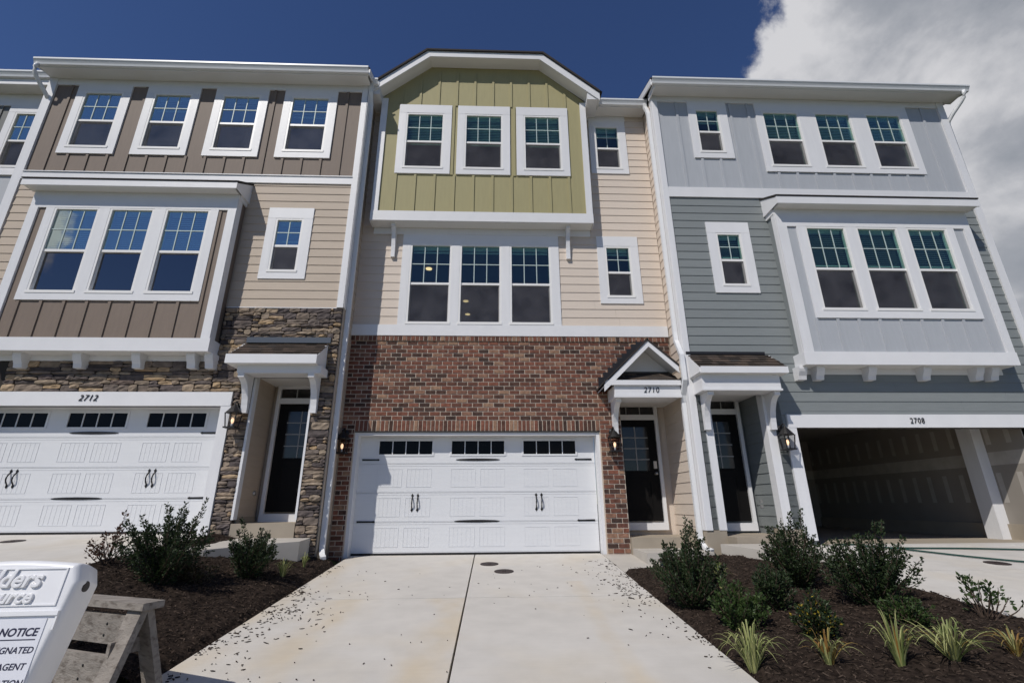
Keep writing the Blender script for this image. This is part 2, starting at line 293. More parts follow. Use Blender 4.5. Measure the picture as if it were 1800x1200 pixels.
def link(o, c, parent, local=False):
    COL.objects.link(o)
    if parent is not None:
        o.parent = parent; o.location = c if local else c - WLOC[parent.name]
    else: o.location = c
    WLOC[o.name] = Vector(c); return o
def empty(name, loc, label, cat, group=None, rz=0):
    o = D.objects.new(name, None); o.empty_display_size = .3; link(o, Vector(loc), None); o.rotation_euler.z = rz; return tag(o, label, cat, group)
def tag(o, label, cat, group=None, kind=None):
    o['label'] = label; o['category'] = cat
    if group: o['group'] = group
    if kind: o['kind'] = kind
    return o
def B(name, m, parent, x0, x1, y0, y1, z0, z1): return MB().box(x0, x1, y0, y1, z0, z1).build(name, m, parent)
def slab_holes(mb, x0, x1, z0, z1, y0, y1, holes):
    xs = sorted({x0, x1, *[min(max(h[i], x0), x1) for h in holes for i in (0, 1)]}); zs = sorted({z0, z1, *[min(max(h[i], z0), z1) for h in holes for i in (2, 3)]})
    for a, b in zip(xs, xs[1:]):
        run = None
        for c, d in zip(zs, zs[1:]):
            hole = any(h[0] - 1e-6 <= a and b <= h[1] + 1e-6 and h[2] - 1e-6 <= c and d <= h[3] + 1e-6 for h in holes)
            if not hole: run = (run[0], d) if run else (c, d)
            if hole and run: mb.box(a, b, y0, y1, *run); run = None
        if run: mb.box(a, b, y0, y1, *run)
    return mb
def front(Y): return lambda u, z, d: (u, Y - d, z)
def side_l(X): return lambda u, z, d: (X - d, u, z)      # wall facing -X, u = Y
def side_r(X): return lambda u, z, d: (X + d, u, z)
def lap(parent, P, u0, u1, z0, z1, pitch, holes, m, zstart=None):
    """every lap board is an object under its wall"""
    z = z0 if zstart is None else zstart
    while z < z1 - .01:
        a, b = max(z, z0), min(z + pitch, z1); segs = []
        cut = [h for h in holes if h[2] < b - .005 and h[3] > a + .005]
        us = sorted({u0, u1, *[min(max(h[i], u0), u1) for h in cut for i in (0, 1)]})
        cur = None
        for p, q in zip(us, us[1:]):
            if q - p < .004: continue
            hs = [h for h in cut if h[0] <= p + 1e-5 and q <= h[1] + 1e-5]
            za, zb = a, b
            for h in hs:
                if h[2] <= za + .005: za = max(za, h[3])
                else: zb = min(zb, h[2])
            if zb - za < .012: continue
            if segs and abs(segs[-1][1] - p) < 1e-5 and segs[-1][2] == za and segs[-1][3] == zb: segs[-1] = (segs[-1][0], q, za, zb)
            else: segs.append((p, q, za, zb))
        sp_ = []
        for p, q, za, zb in segs:
            if q - p > 2.2 and random.random() < .75: c_ = random.uniform(p + .5, q - .5); sp_ += [(p, c_ - .0012, za, zb), (c_ + .0012, q, za, zb)]
            else: sp_.append((p, q, za, zb))
        for p, q, za, zb in sp_:
            db, dt = .017, .017 - .012 * (zb - za) / pitch
            zt = zb + (.012 if abs(zb - b) < 1e-6 and b < z1 - .01 else 0)
            mb = MB(); mb.hexa([P(p, za, -.004), P(q, za, -.004), P(q, za, db), P(p, za, db)], [P(p, zt, -.004), P(q, zt, -.004), P(q, zt, dt), P(p, zt, dt)])
            mb.build('lap_board', m, parent)
        z += pitch
def battens(parent, Y, xs, z0, z1, holes, m, wd=.055, ztop=None):
    for x in xs:
        zt = ztop(x) if ztop else z1
        spans = [(z0, zt)]
        for h in holes:
            if h[0] < x + wd / 2 and h[1] > x - wd / 2:
                ns = []
                for a, b in spans:
                    if h[2] > a: ns.append((a, min(b, h[2])))
                    if h[3] < b: ns.append((max(a, h[3]), b))
                spans = [q for q in ns if q[1] - q[0] > .02]
        for a, b in spans: B('batten', m, parent, x - wd / 2, x + wd / 2, Y - .022, Y, a, b)
# window: parts of the house; frame > panes, muntins, screen, blind
def window(house, x0, x1, z0, z1, Y, cols, zm=None, blind=0.0, glass=GLASS, low=None, lowg=None):
    zm = zm if zm else z0 + (z1 - z0) * .485; t = .042
    mb = MB(); ya, yb = Y - .028, Y + .07
    mb.box(x0 - t, x0, ya, yb, z0 - t, z1 + t).box(x1, x1 + t, ya, yb, z0 - t, z1 + t).box(x0, x1, ya, yb, z1, z1 + t).box(x0 - .055, x1 + .055, ya - .016, yb, z0 - t - .012, z0)
    mb.box(x0, x1, Y - .006, Y + .05, zm - .028, zm + .022)
    mb.box(x0, x0 + .018, Y + .022, Y + .05, z0, zm - .03).box(x1 - .018, x1, Y + .022, Y + .05, z0, zm - .03).box(x0 + .018, x1 - .018, Y + .022, Y + .05, z0, z0 + .025)
    fr = mb.build('window', VINYL, house)
    B('upper_pane', glass, fr, x0, x1, Y + .0045, Y + .0085, zm + .022, z1)
    B('lower_pane', low or lowg or GLASS, fr, x0 + .018, x1 - .018, Y + .034, Y + .038, z0 + .025, zm - .028)
    g = MB(); zc = (zm + .022 + z1) / 2
    for i in range(1, cols): xx = x0 + (x1 - x0) * i / cols; g.box(xx - .009, xx + .009, Y - .004, Y + .003, zm + .022, z1)
    for i in range(cols):
        a, b = x0 + (x1 - x0) * i / cols + (.009 if i else 0), x0 + (x1 - x0) * (i + 1) / cols - (.009 if i < cols - 1 else 0); g.box(a, b, Y - .004, Y + .003, zc - .009, zc + .009)
    g.build('muntins', MUNT, fr)
    if not low: MB().quad((x0, Y - .004, z0), (x1, Y - .004, z0), (x1, Y - .004, zm - .028), (x0, Y - .004, zm - .028)).build('insect_screen', SCREEN, fr)
    if blind > 0:
        s = MB(); z = z1 - .02; s.box(x0 + .01, x1 - .01, Y + .085, Y + .13, z1 - .05, z1 + .01)
        while z > z1 - blind * (z1 - z0):
            s.hexa([(x0 + .012, Y + .085, z - .016), (x1 - .012, Y + .085, z - .016), (x1 - .012, Y + .130, z + .004), (x0 + .012, Y + .130, z + .004)], [(x0 + .012, Y + .085, z - .013), (x1 - .012, Y + .085, z - .013), (x1 - .012, Y + .130, z + .007), (x0 + .012, Y + .130, z + .007)]); z -= .047
        s.box(x0 + .012, x1 - .012, Y + .095, Y + .12, z - .01, z + .012)
        s.build('blind', BLIND, fr)
    return (x0 - t, x1 + t, z0 - t - .012, z1 + t)
def trim(house, ops, ox0, ox1, oz0, oz1, Y, proud=.034):
    """flat casing boards round one or more openings (ops = list of x0,x1,z0,z1 rough openings)"""
    ops = sorted(ops); z0 = min(o[2] for o in ops); z1 = max(o[3] for o in ops); ya, yb = Y - proud, Y + .001
    B('sill_trim', WHITE, house, ox0, ox1, ya, yb, oz0, z0); B('head_trim', WHITE, house, ox0, ox1, ya, yb, z1, oz1)
    ed = [ox0] + [v for o in ops for v in o[:2]] + [ox1]
    for a, b in zip(ed[::2], ed[1::2]): B('casing_trim', WHITEV, house, a, b, ya + .002, yb, z0, z1)
def bracket(house, x, wd, Y, z, drop, reach, leg=True):
    pts = [(Y, z), (Y - reach, z), (Y - reach, z - .07)]
    for i in range(1, 9):
        t = i / 8; a = t * math.pi / 2
        pts.append((Y - .075 - (reach - .075) * (1 - math.sin(a)), z - .07 - (drop - .12) * (1 - math.cos(a)) - .02 * t))
    pts += [(Y - .075, z - drop), (Y, z - drop)]
    MB().prism(pts, 'x', x - wd / 2, x + wd / 2).build('bracket', WHITE, house)
def corbel(house, x, wd, Y, z, drop, reach):
    pts = [(Y, z), (Y - reach, z), (Y - reach, z - .05), (Y - reach * .92, z - .10), (Y - reach * .70, z - drop * .72), (Y - reach * .62, z - drop), (Y, z - drop)]
    MB().prism(pts, 'x', x - wd / 2, x + wd / 2).build('corbel', WHITE, house)
def gutter(house, x0, x1, Y, z, h=.14, d=.125):
    """K-style trough: back at Y, top at z"""
    p = [(Y, z - h), (Y - d * .55, z - h), (Y - d * .66, z - h * .72), (Y - d * .86, z - h * .42), (Y - d, z - h * .28), (Y - d, z), (Y - d + .012, z), (Y - d + .012, z - h * .2), (Y - .004, z - h * .9), (Y - .004, z), (Y, z)]
    MB().prism(p, 'x', x0, x1).build('gutter', ALU, house)
def textmesh(s, size, ext=.004, shear=0.0, bevel=0.0, align='CENTER', sx=1.0, bold=0.0, spc=1.0):
    cu = D.curves.new('lettering', 'FONT'); cu.body = s; cu.size = size; cu.extrude = ext; cu.shear = shear; cu.align_x = align; cu.align_y = 'CENTER'; cu.bevel_depth = bevel; cu.offset = bold; cu.resolution_u = 4; cu.space_character = spc
    o = D.objects.new('lettering', cu); COL.objects.link(o); bpy.context.view_layer.update(); me = D.meshes.new_from_object(o.evaluated_get(bpy.context.evaluated_depsgraph_get()))
    D.objects.remove(o); D.curves.remove(cu); return me
def text_on_front(name, s, size, x, Y, z, m, parent, shear=0, ext=.006, sx=1.0):
    me = textmesh(s, size, ext, shear, bold=-.0015, spc=1.15); me.materials.clear(); me.materials.append(m)
    o = D.objects.new(name, me); link(o, Vector((x, Y - ext, z)), parent); o.rotation_euler = (math.pi / 2, 0, 0); o.scale = (sx, 1, 1); return o
# ------------------------------------------------------------------ ground
def lerp(x, xs, ys):
    if x <= xs[0]: return ys[0]
    for a, b, c, d in zip(xs, xs[1:], ys, ys[1:]):
        if x <= b: return c + (d - c) * (x - a) / (b - a)
    return ys[-1]
def bx(X): return lerp(X, [-4.35, -2.3, 2.3, 5.05], [.47, 0, 0, .2])
def gz(X, Y): return bx(X) + .075 * max(min(Y, 0), -10.5)
def grid(name, m, xs, ys, zf, parent=None):
    mb = MB(); nx = len(xs)
    for y in ys:
        for x in xs: mb.v.append((x, y, zf(x, y)))
    for j in range(len(ys) - 1):
        for i in range(nx - 1): a = j * nx + i; mb.f.append((a, a + 1, a + nx + 1, a + nx))
    return mb.build(name, m, parent, smooth=True)
def frange(a, b, n): return [a + (b - a) * i / n for i in range(n + 1)]
gx = [-900, -200, -60, -30, -15] + frange(-10, 12, 44) + [16, 30, 60, 200, 900]; gy = [-900, -200, -60, -30, -18, -13] + frange(-11, 1, 24) + [5, 15, 40, 200, 900]
g = grid('ground', SOIL, gx, gy, lambda x, y: gz(x, y) - .10); tag(g, 'lawn and soil around the townhouses', 'ground', kind='structure')
st = MB(); st.box(-400, 400, -19, -12, -1.2, -.84); st = st.build('street', ASPH); tag(st, 'asphalt street behind the viewer', 'street', kind='structure')
def slabpiece(name, parent, x0, x1, y0, y1, m, thick=.14, lift=0, zf=gz):
    mb = MB(); n = 10; ys = frange(y0, y1, n)
    for a, b in zip(ys, ys[1:]):
        mb.hexa([(x0, a, zf((x0 + x1) / 2, a) - thick), (x1, a, zf((x0 + x1) / 2, a) - thick), (x1, b, zf((x0 + x1) / 2, b) - thick), (x0, b, zf((x0 + x1) / 2, b) - thick)], [(x0, a, zf((x0 + x1) / 2, a) + lift), (x1, a, zf((x0 + x1) / 2, a) + lift), (x1, b, zf((x0 + x1) / 2, b) + lift), (x0, b, zf((x0 + x1) / 2, b) + lift)])
    return mb.build(name, m, parent)
def drive(loc, label, rects, m=CONC):
    r = D.objects.new('driveway', None); link(r, Vector(loc), None); tag(r, label, 'driveway', kind='structure')
    for q in rects: slabpiece('concrete_slab', r, *q, m)
    return r
zc0 = lambda x, y: .075 * max(min(y, 0), -10.5)
drive((0, -3, 0), 'pale concrete driveway in front of the brick house garage', [(-2.30, -.045, -2.80, .34), (-.025, 2.30, -2.80, .34), (-2.30, -.045, -12, -2.812), (-.025, 2.30, -12, -2.812)])
drive((-6.9, -3, .4), 'concrete driveway of the stone and brown house', [(-9.5, -4.36, -2.80, -.30), (-9.5, -4.36, -12, -2.812)])
drive((8, -3, .2), 'concrete driveway before the open garage', [(5.05, 11.2, -2.60, -.45), (5.05, 11.2, -12, -2.612)])
def flat(name, label, x0, x1, y0, y1, zt, slope=.06, thick=.35, m=CONC3):
    mb = MB().hexa([(x0, y0, zt - thick), (x1, y0, zt - thick), (x1, y1, zt - thick), (x0, y1, zt - thick)], [(x0, y0, zt - slope * (y1 - y0)), (x1, y0, zt - slope * (y1 - y0)), (x1, y1, zt), (x0, y1, zt)])
    o = mb.build(name, m); return tag(o, label, 'walk', kind='structure')
def walkpoly(label, poly, zt, ye, slope=.05, thick=.4):
    o = MB().hexa([(x, y, zt + slope * (y - ye) - thick) for x, y in poly], [(x, y, zt + slope * (y - ye)) for x, y in poly]).build('walkway', CONC3); return tag(o, label, 'walk', kind='structure')
walkpoly('concrete walk between driveway and stone house stoop', [(-4.355, -2.35), (-3.75, -2.0), (-3.2, -1.45), (-2.76, -1.15), (-2.76, -.67), (-4.355, -.67)], .37, -.66)
flat('walkway', 'narrow concrete strip beside the brick pier', 2.305, 3.02, -1.45, .0, .004, .075)
walkpoly('concrete walk between slate house stoop and its driveway', [(4.06, -1.02), (4.12, -1.18), (4.42, -1.85), (5.046, -2.15), (5.046, -1.02)], .235, -1.02)
# mulch beds
def bed(name, label, xs, ys, inside):
    mb = MB(); nx = len(xs); idx = {}
    def zf(x, y): return gz(x, y) - .07 * min(1, max(0, (abs(x + (-.0)) * -1 + 2.40) / .10)) + .035 + .03 * noise.noise(Vector((x * 1.7, y * 1.7, 0))) + .022 * noise.noise(Vector((x * 9, y * 9, 2))) + .014 * noise.noise(Vector((x * 26, y * 26, 5)))
    for j, y in enumerate(ys):
        for i, x in enumerate(xs): mb.v.append((x, y, zf(x, y)))
    for j in range(len(ys) - 1):
        for i in range(nx - 1):
            if inside((xs[i] + xs[i + 1]) / 2, (ys[j] + ys[j + 1]) / 2): a = j * nx + i; mb.f.append((a, a + 1, a + nx + 1, a + nx))
    o = mb.build(name, MULCH, None); tag(o, label, 'mulch bed', kind='structure')
    ch = MB(); n = int(2300 * (xs[-1] - xs[0]) * (ys[-1] - ys[0]) / 4)
    for _ in range(n):
        x, y = random.uniform(xs[0], xs[-1]), random.uniform(ys[0], ys[-1])
        if not inside(x, y): continue
        chip(ch, x, y, zf(x, y) + .004, random.uniform(.012, .05), random.uniform(.004, .012), .5)
    c = ch.build('mulch_chips', CHIP, o); c['kind'] = 'stuff'; return zf
def chip(mb, x, y, z, l, wd, tilt):
    a = random.uniform(0, math.tau); dx, dy = math.cos(a) * l / 2, math.sin(a) * l / 2; px, py = -math.sin(a) * wd / 2, math.cos(a) * wd / 2; dz = random.uniform(-tilt, tilt) * l / 2; h = random.uniform(.003, .008)
    mb.hexa([(x - dx, y - dy, z - dz), (x + px, y + py, z), (x + dx, y + dy, z + dz), (x - px, y - py, z)], [(x - dx * .9, y - dy * .9, z - dz + h), (x + px, y + py, z + h), (x + dx * .9, y + dy * .9, z + dz + h), (x - px, y - py, z + h)])
def edge_l(y): return -2.33 - .05 * math.sin(y * 2.1) + (.12 if y < -4 else 0) * 0
def edge_r(y): return 2.30 + .05 * math.sin(y * 1.7 + 1)
zbl = bed('mulch_bed', 'dark mulch bed between the stone house walk and brick house driveway', frange(-4.42, -2.2, 60), frange(-5.2, -.66, 110), lambda x, y: x < -2.27 and x > -4.36)
zbr = bed('mulch_bed', 'dark mulch bed with shrubs beside the open garage driveway', frange(2.2, 5.12, 76), frange(-7.0, -.70, 150), lambda x, y: x > 2.27 and not (x > 3.98 and y > -1.05) and not (x < 3.02 and y > -1.45) and x < 5.06 + .05 * math.sin(y * 2))
lw = MB()
for _ in range(2600):
    x, y = random.uniform(-4.3, -2.36), random.uniform(-8.2, -5.0)
    z = gz(x, y) - .1; h = random.uniform(.10, .17); a = random.uniform(0, math.tau); dx, dy = math.cos(a) * .004, math.sin(a) * .004; lx, ly = random.uniform(-.05, .05), random.uniform(-.05, .05)
    lw.quad((x - dx, y - dy, z), (x + dx, y + dy, z), (x + lx, y + ly, z + h))
tag(lw.build('lawn_grass', LAWNB), 'tufts of rough grass under the barricade', 'grass', kind='stuff')
sc = MB()
for _ in range(1000):
    if random.random() < .68: x, y = -2.3 + abs(random.gauss(0, .42)), random.uniform(-6.2, -1.2); y = -4.3 + (y + 3.7) * .75
    else: x, y = 2.3 - abs(random.gauss(0, .30)), random.gauss(-2.2, 1.0)
    if not -2.29 < x < 2.29 or y > -.4: continue
    cl = noise.noise(Vector((x * 2.2, y * 2.2, 9)))
    if cl < random.uniform(-.35, .25): continue
    chip(sc, x, y, zc0(x, y) + .003, random.uniform(.012, .055) * random.choice((.5, .8, 1, 1.5)), random.uniform(.004, .012), .12)
for _ in range(110): chip(sc, random.uniform(-2.2, 2.2), random.uniform(-6, -.8), 0, 0, 0, 0) if False else None
for _ in range(70):
    x, y = random.uniform(-2.1, 2.1), random.uniform(-5.6, -.9); chip(sc, x, y, zc0(x, y) + .003, random.uniform(.01, .03), random.uniform(.004, .009), .1)
for _ in range(1400):
    y = random.uniform(-6.3, -.8); sd = random.random() < .5
    x = (-2.31 + abs(random.gauss(0, .09))) if sd else (2.31 - abs(random.gauss(0, .09)))
    if sd and y < -5.2: continue
    if noise.noise(Vector((x * .5, y * 1.9, 3))) < random.uniform(-.05, .35): continue
    chip(sc, x, y, zc0(x, y) + .003, random.uniform(.008, .035), random.uniform(.004, .010), .2)
tag(sc.build('bark_scatter', DCHIP), 'loose bark chips spilled along the driveway edges', 'bark chips', kind='stuff')
# ------------------------------------------------------------------ shared house pieces
def wallpart(house, name, m, x0, x1, z0, z1, Y, holes, th=.15): return slab_holes(MB(), x0, x1, z0, z1, Y, Y + th, holes).build(name, m, house)
def rooms(house, x0, x1, floors, Yf, Yb=4.5):
    mb = MB()
    for z in floors: mb.box(x0, x1, Yf + .16, Yb, z - .12, z + .12)
    mb.box(x0, x1, Yb, Yb + .1, floors[0] - .12, floors[-1]); mb.box(x0 - .1, x0, Yf + .16, Yb, floors[0] - .12, floors[-1]); mb.box(x1, x1 + .1, Yf + .16, Yb, floors[0] - .12, floors[-1]); return mb.build('interior_walls', ROOM, house)
def main_roof(house, x0, x1, Ye, ze, Yr=5.5, slope=.34):
    t = .05; zr = ze + (Yr - Ye) * slope
    mb = MB().prism([(Ye, ze), (Yr, zr), (Yr + (Yr - Ye), ze), (Yr + (Yr - Ye), ze + t), (Yr, zr + t), (Ye, ze + t)], 'x', x0, x1); mb.build('roof', ROOFM, house)
    for a in (x0 - .02, x1 - .012):
        MB().prism([(Ye + .01, ze - .16), (Ye + .01, ze - .002), (Yr, zr - .002), (Yr, zr - .16)], 'x', a, a + .032).build('rake_board', WHITE, house)
def garage_door(house, xc, z0, Y, wd, lay=None):
    """white carriage-style sectional door: four sections, three groups of lites, straps and handles"""
    x0, x1 = xc - wd / 2, xc + wd / 2; H = .533
    root = B('garage_door', GDOOR, house, x0, x1, Y + .02, Y + .05, z0, z0 + 4 * H)
    xs = [xc - 1.425, xc, xc + 1.425]; hw = .52
    for k in range(4):
        a, b = z0 + k * H, z0 + (k + 1) * H; mb = MB()
        wins = [(x - hw + .0, x + hw, a + .19, b - .085) for x in xs] if k == 3 else []
        slab_holes(mb, x0, x1, a + .003, b - .003, Y, Y + .02, wins)
        mb.box(x0, x1, Y - .004, Y, a + .022, a + .030).box(x0, x1, Y - .004, Y, b - .034, b - .026)
        if k < 3:
            for x in xs:
                for s in (-1, 1):
                    p0, p1 = (x - .525, x - .045) if s < 0 else (x + .045, x + .525); c, d = a + .105, b - .085
                    mb.box(p0, p1, Y - .0048, Y, d - .010, d).box(p0, p1, Y - .0048, Y, c, c + .010).box(p0, p0 + .010, Y - .0048, Y, c + .010, d - .010).box(p1 - .010, p1, Y - .0048, Y, c + .010, d - .010)
                    for i in range(1, 6): xx = p0 + (p1 - p0) * i / 6; mb.box(xx - .003, xx + .003, Y - .003, Y, c + .012, d - .012)
        mb.build('door_section', GDOOR, root)
        for (wx0, wx1, wz0, wz1) in wins:
            f = MB(); e_ = .035
            f.box(wx0 - e_, wx1 + e_, Y - .012, Y - .001, wz1, wz1 + e_).box(wx0 - e_, wx1 + e_, Y - .012, Y - .001, wz0 - e_, wz0).box(wx0 - e_, wx0, Y - .012, Y - .001, wz0, wz1).box(wx1, wx1 + e_, Y - .012, Y - .001, wz0, wz1)
            for i in range(1, 4): xx = wx0 + (wx1 - wx0) * i / 4; f.box(xx - .008, xx + .008, Y - .006, Y + .012, wz0, wz1)
            f.build('lite_frame', GDOOR, root)
            B('lite_glass', DARKGL, root, wx0, wx1, Y + .008, Y + .014, wz0, wz1)
    def strap(xa, xb, z, tips):
        n = 14; mb = MB(); mid = (xa + xb) / 2
        for s, yy in ((1, 0),):
            pts = []
            for i in range(n + 1):
                t = i / n; x = xa + (xb - xa) * t; h = .011 + .012 * math.sin(math.pi * t) if tips == 2 else .017 - .004 * t if tips == 1 else .013 + .004 * t
                if tips == 2 and (t < .06 or t > .94): h = .024 if .02 < t < .98 else .004
                if tips == 1 and t > .9: h = .020 if t < .97 else .003
                if tips == -1 and t < .1: h = .020 if t > .03 else .003
                pts.append((x, h))
            mb.prism([(x, z - h) for x, h in pts] + [(x, z + h) for x, h in reversed(pts)], 'y', Y - .010, Y + .002)
        mb.build('hinge_strap', BLACK, root)
    for z in (z0 + 3 * H + .085, z0 + H + .015):
        strap(x0 + .06, x0 + .40, z, 1); strap(xc - .43, xc + .43, z, 2); strap(x1 - .40, x1 - .06, z, -1)
    for x in (xc - 1.19, xc + 1.19):
        for s in (-.052, .052):
            zc = z0 + 1.66 * H; xx = x + s; mb = MB()
            pts = [(xx, Y - .004, zc - .13)] + [(xx, Y - .012 - .045 * math.sin(math.pi * t / 8), zc - .10 + .20 * t / 8) for t in range(9)] + [(xx, Y - .004, zc + .13)]
            mb.tube(pts, .012, 6)
            for e_ in (-.13, .13): mb.hexa([(xx - .026, Y - .007, zc + e_), (xx, Y - .007, zc + e_ - .04), (xx + .026, Y - .007, zc + e_), (xx, Y - .007, zc + e_ + .04)], [(xx - .022, Y + .001, zc + e_), (xx, Y + .001, zc + e_ - .03), (xx + .022, Y + .001, zc + e_), (xx, Y + .001, zc + e_ + .03)])
            mb.build('pull_handle', BLACK, root)
    B('bottom_seal', BLACK, root, x0, x1, Y - .006, Y + .05, z0 - .035, z0 - .002)
    return root
DARKGL = mat('dark_tinted_glass', (0.004, 0.004, 0.005), 0.08, spec=0.10)
def entry_door(house, x0, x1, z0, z1, Y, lock=False, tz=None):
    r = B('entry_door', DOORP, house, x0, x1, Y, Y + .045, z0, z1)
    wd = x1 - x0; gx0, gx1, gz0, gz1 = x0 + wd * .20, x1 - wd * .20, z0 + .98, z1 - .15
    B('door_glass', DOORGL, r, gx0, gx1, Y - .004, Y - .001, gz0, gz1)
    m = MB(); m.box((gx0 + gx1) / 2 - .010, (gx0 + gx1) / 2 + .010, Y - .012, Y - .004, gz0, gz1)
    for i in range(1, 4):
        z = gz0 + (gz1 - gz0) * i / 4
        m.box(gx0, (gx0 + gx1) / 2 - .010, Y - .012, Y - .004, z - .010, z + .010).box((gx0 + gx1) / 2 + .010, gx1, Y - .012, Y - .004, z - .010, z + .010)
    m.build('door_muntins', GRILLE, r)
    f = MB()
    for a, b, c, d in ((gx0 - .03, gx1 + .03, gz1, gz1 + .03), (gx0 - .03, gx1 + .03, gz0 - .03, gz0), (gx0 - .03, gx0, gz0, gz1), (gx1, gx1 + .03, gz0, gz1)): f.box(a, b, Y - .014, Y, c, d)
    f.box(gx0, gx1, Y - .010, Y, z0 + .18, z0 + .20).box(gx0, gx1, Y - .010, Y, z0 + .80, z0 + .82).box(gx0, gx0 + .02, Y - .010, Y, z0 + .20, z0 + .80).box(gx1 - .02, gx1, Y - .010, Y, z0 + .20, z0 + .80)
    f.build('door_moulding', DOORP, r)
    if lock:
        k = MB(); k.box(x1 - .105, x1 - .035, Y - .02, Y, z0 + 1.02, z0 + 1.17); k.build('keypad_lock', METAL, r)
        k = MB(); k.lathe(0, 0, [(.030, 0), (.030, .008), (.012, .012), (.012, .04), (.028, .05), (.030, .065), (.020, .078)], 12); o = k.build('door_knob', METAL, r, True, True); o.rotation_euler = (math.pi / 2, 0, 0); o.location = Vector((x1 - .07, Y, z0 + .92)) - WLOC[r.name]
    t = .07
    for a, b, c, d in ((x0 - t, x0, z0 - .03, tz[1] + t), (x1, x1 + t, z0 - .03, tz[1] + t)): B('door_jamb', WHITE, house, a, b, Y - .05, Y + .05, c, d)
    B('door_header', WHITE, house, x0, x1, Y - .045, Y + .05, z1, tz[0]); B('transom_header', WHITE, house, x0, x1, Y - .045, Y + .05, tz[1], tz[1] + t)
    B('door_sill', WHITE, house, x0 - t, x1 + t, Y - .06, Y + .05, z0 - .17, z0 - .031)
    tr = B('transom_glass', DOORGL, house, x0, x1, Y, Y + .01, tz[0], tz[1]); m = MB()
    for i in (1, 2): xx = x0 + wd * i / 3; m.box(xx - .010, xx + .010, Y - .010, Y - .001, tz[0], tz[1])
    m.build('transom_muntins', GRILLE, tr); return r
DOORGL = mat('door_glass', (0.022, 0.022, 0.022), 0.08, 0, 3, .5, spec=0.5)
def lantern(x, Y, z, label):
    r = empty('wall_lantern', (x, Y, z), label, 'lantern', 'black wall lanterns beside the garage doors')
    r.scale = (1.2, 1.2, 1.2)
    def bl(mb, n, m=BLACK, sm=False): return mb.build(n, m, r, sm, True)
    mb = MB(); mb.lathe(0, 0, [(.055, 0), (.055, .012), (.030, .022)], 14); o = bl(mb, 'wall_plate', BLACK, True); o.rotation_euler = (math.pi / 2, 0, 0); o.location.z = .10
    bl(MB().tube([(0, -.01, .10), (0, -.05, .15), (0, -.09, .165), (0, -.125, .14), (0, -.125, .10)], .011, 8), 'arm', BLACK, True)
    bl(MB().lathe(0, -.125, [(.105, -.015), (.110, -.005), (.085, .030), (.050, .075), (.035, .095), (.018, .100), (.012, .125), (.004, .130)], 16), 'hood', BLACK, False)
    c = MB()
    for sx in (-1, 1):
        for sy in (-1, 1): c.hexa([(sx * .060 - .006, -.125 + sy * .060 - .006, -.215), (sx * .060 + .006, -.125 + sy * .060 - .006, -.215), (sx * .060 + .006, -.125 + sy * .060 + .006, -.215), (sx * .060 - .006, -.125 + sy * .060 + .006, -.215)], [(sx * .082 - .006, -.125 + sy * .082 - .006, -.012), (sx * .082 + .006, -.125 + sy * .082 - .006, -.012), (sx * .082 + .006, -.125 + sy * .082 + .006, -.012), (sx * .082 - .006, -.125 + sy * .082 + .006, -.012)])
    c.box(-.082, .082, -.207, -.043, -.235, -.215); bl(c, 'cage', BLACK)
    bl(MB().lathe(0, -.125, [(.014, -.215), (.014, -.165), (.010, -.16)], 8), 'socket', VINYL, True)
    bl(MB().lathe(0, -.125, [(.010, -.16), (.018, -.14), (.022, -.12), (.018, -.095), (.006, -.08)], 12), 'bulb', BULB, True)
    gl = MB()
    for sx, sy in ((0, -1), (0, 1), (-1, 0), (1, 0)):
        a, b = .054, .076
        if sx == 0: gl.quad((-a, -.125 + sy * a, -.213), (a, -.125 + sy * a, -.213), (b, -.125 + sy * b, -.014), (-b, -.125 + sy * b, -.014))
        else: gl.quad((sx * a, -.125 - a, -.213), (sx * a, -.125 + a, -.213), (sx * b, -.125 + b, -.014), (sx * b, -.125 - b, -.014))
    bl(gl, 'lantern_glass', LGL); return r
LGL = glassmat('lantern_glass', 0.0, (0.92, 0.92, 0.92), 0.0, (0.2, 0.2, 0.2))
def shed_roof(house, x0, x1, Yw, zw, Yf, zf):
    """shingle tabs laid course by course on a small shed roof; each tab is its own piece"""
    Lx = x1 - x0; n = Vector((0, zf - zw, Yw - Yf)); s = math.hypot(Yw - Yf, zw - zf); dirv = ((Yf - Yw) / s, (zf - zw) / s); nv = (-(zw - zf) / s * -1, 0)
    deck = MB().prism([(Yw, zw - .05), (Yf, zf - .05), (Yf, zf), (Yw, zw)], 'x', x0, x1).build('porch_roof', FLASH, house)
    rows = max(4, int(s / .125)); ex = s / rows; ny, nz = (zw - zf) / s * -1, (Yw - Yf) / s
    for r in range(rows):
        a, b = r * ex, (r + 1) * ex + .012; x = x0 - .012; k = 0
        while x < x1 + .01:
            l = random.uniform(.10, .24); xe = min(x + l, x1 + .012)
            if xe - x > .02:
                h = .010 + .006 * random.random()
                def P(d, hh): return (Yw + dirv[0] * d + ny * hh, zw + dirv[1] * d + nz * hh)
                p = [P(a, .001), P(b, .006), P(b, .006 + h), P(a, .004)]
                MB().prism(p, 'x', x + .001, xe - .001).build('shingle', SHING, deck)
            x = xe + (0 if xe < x1 else 1)
    return deck
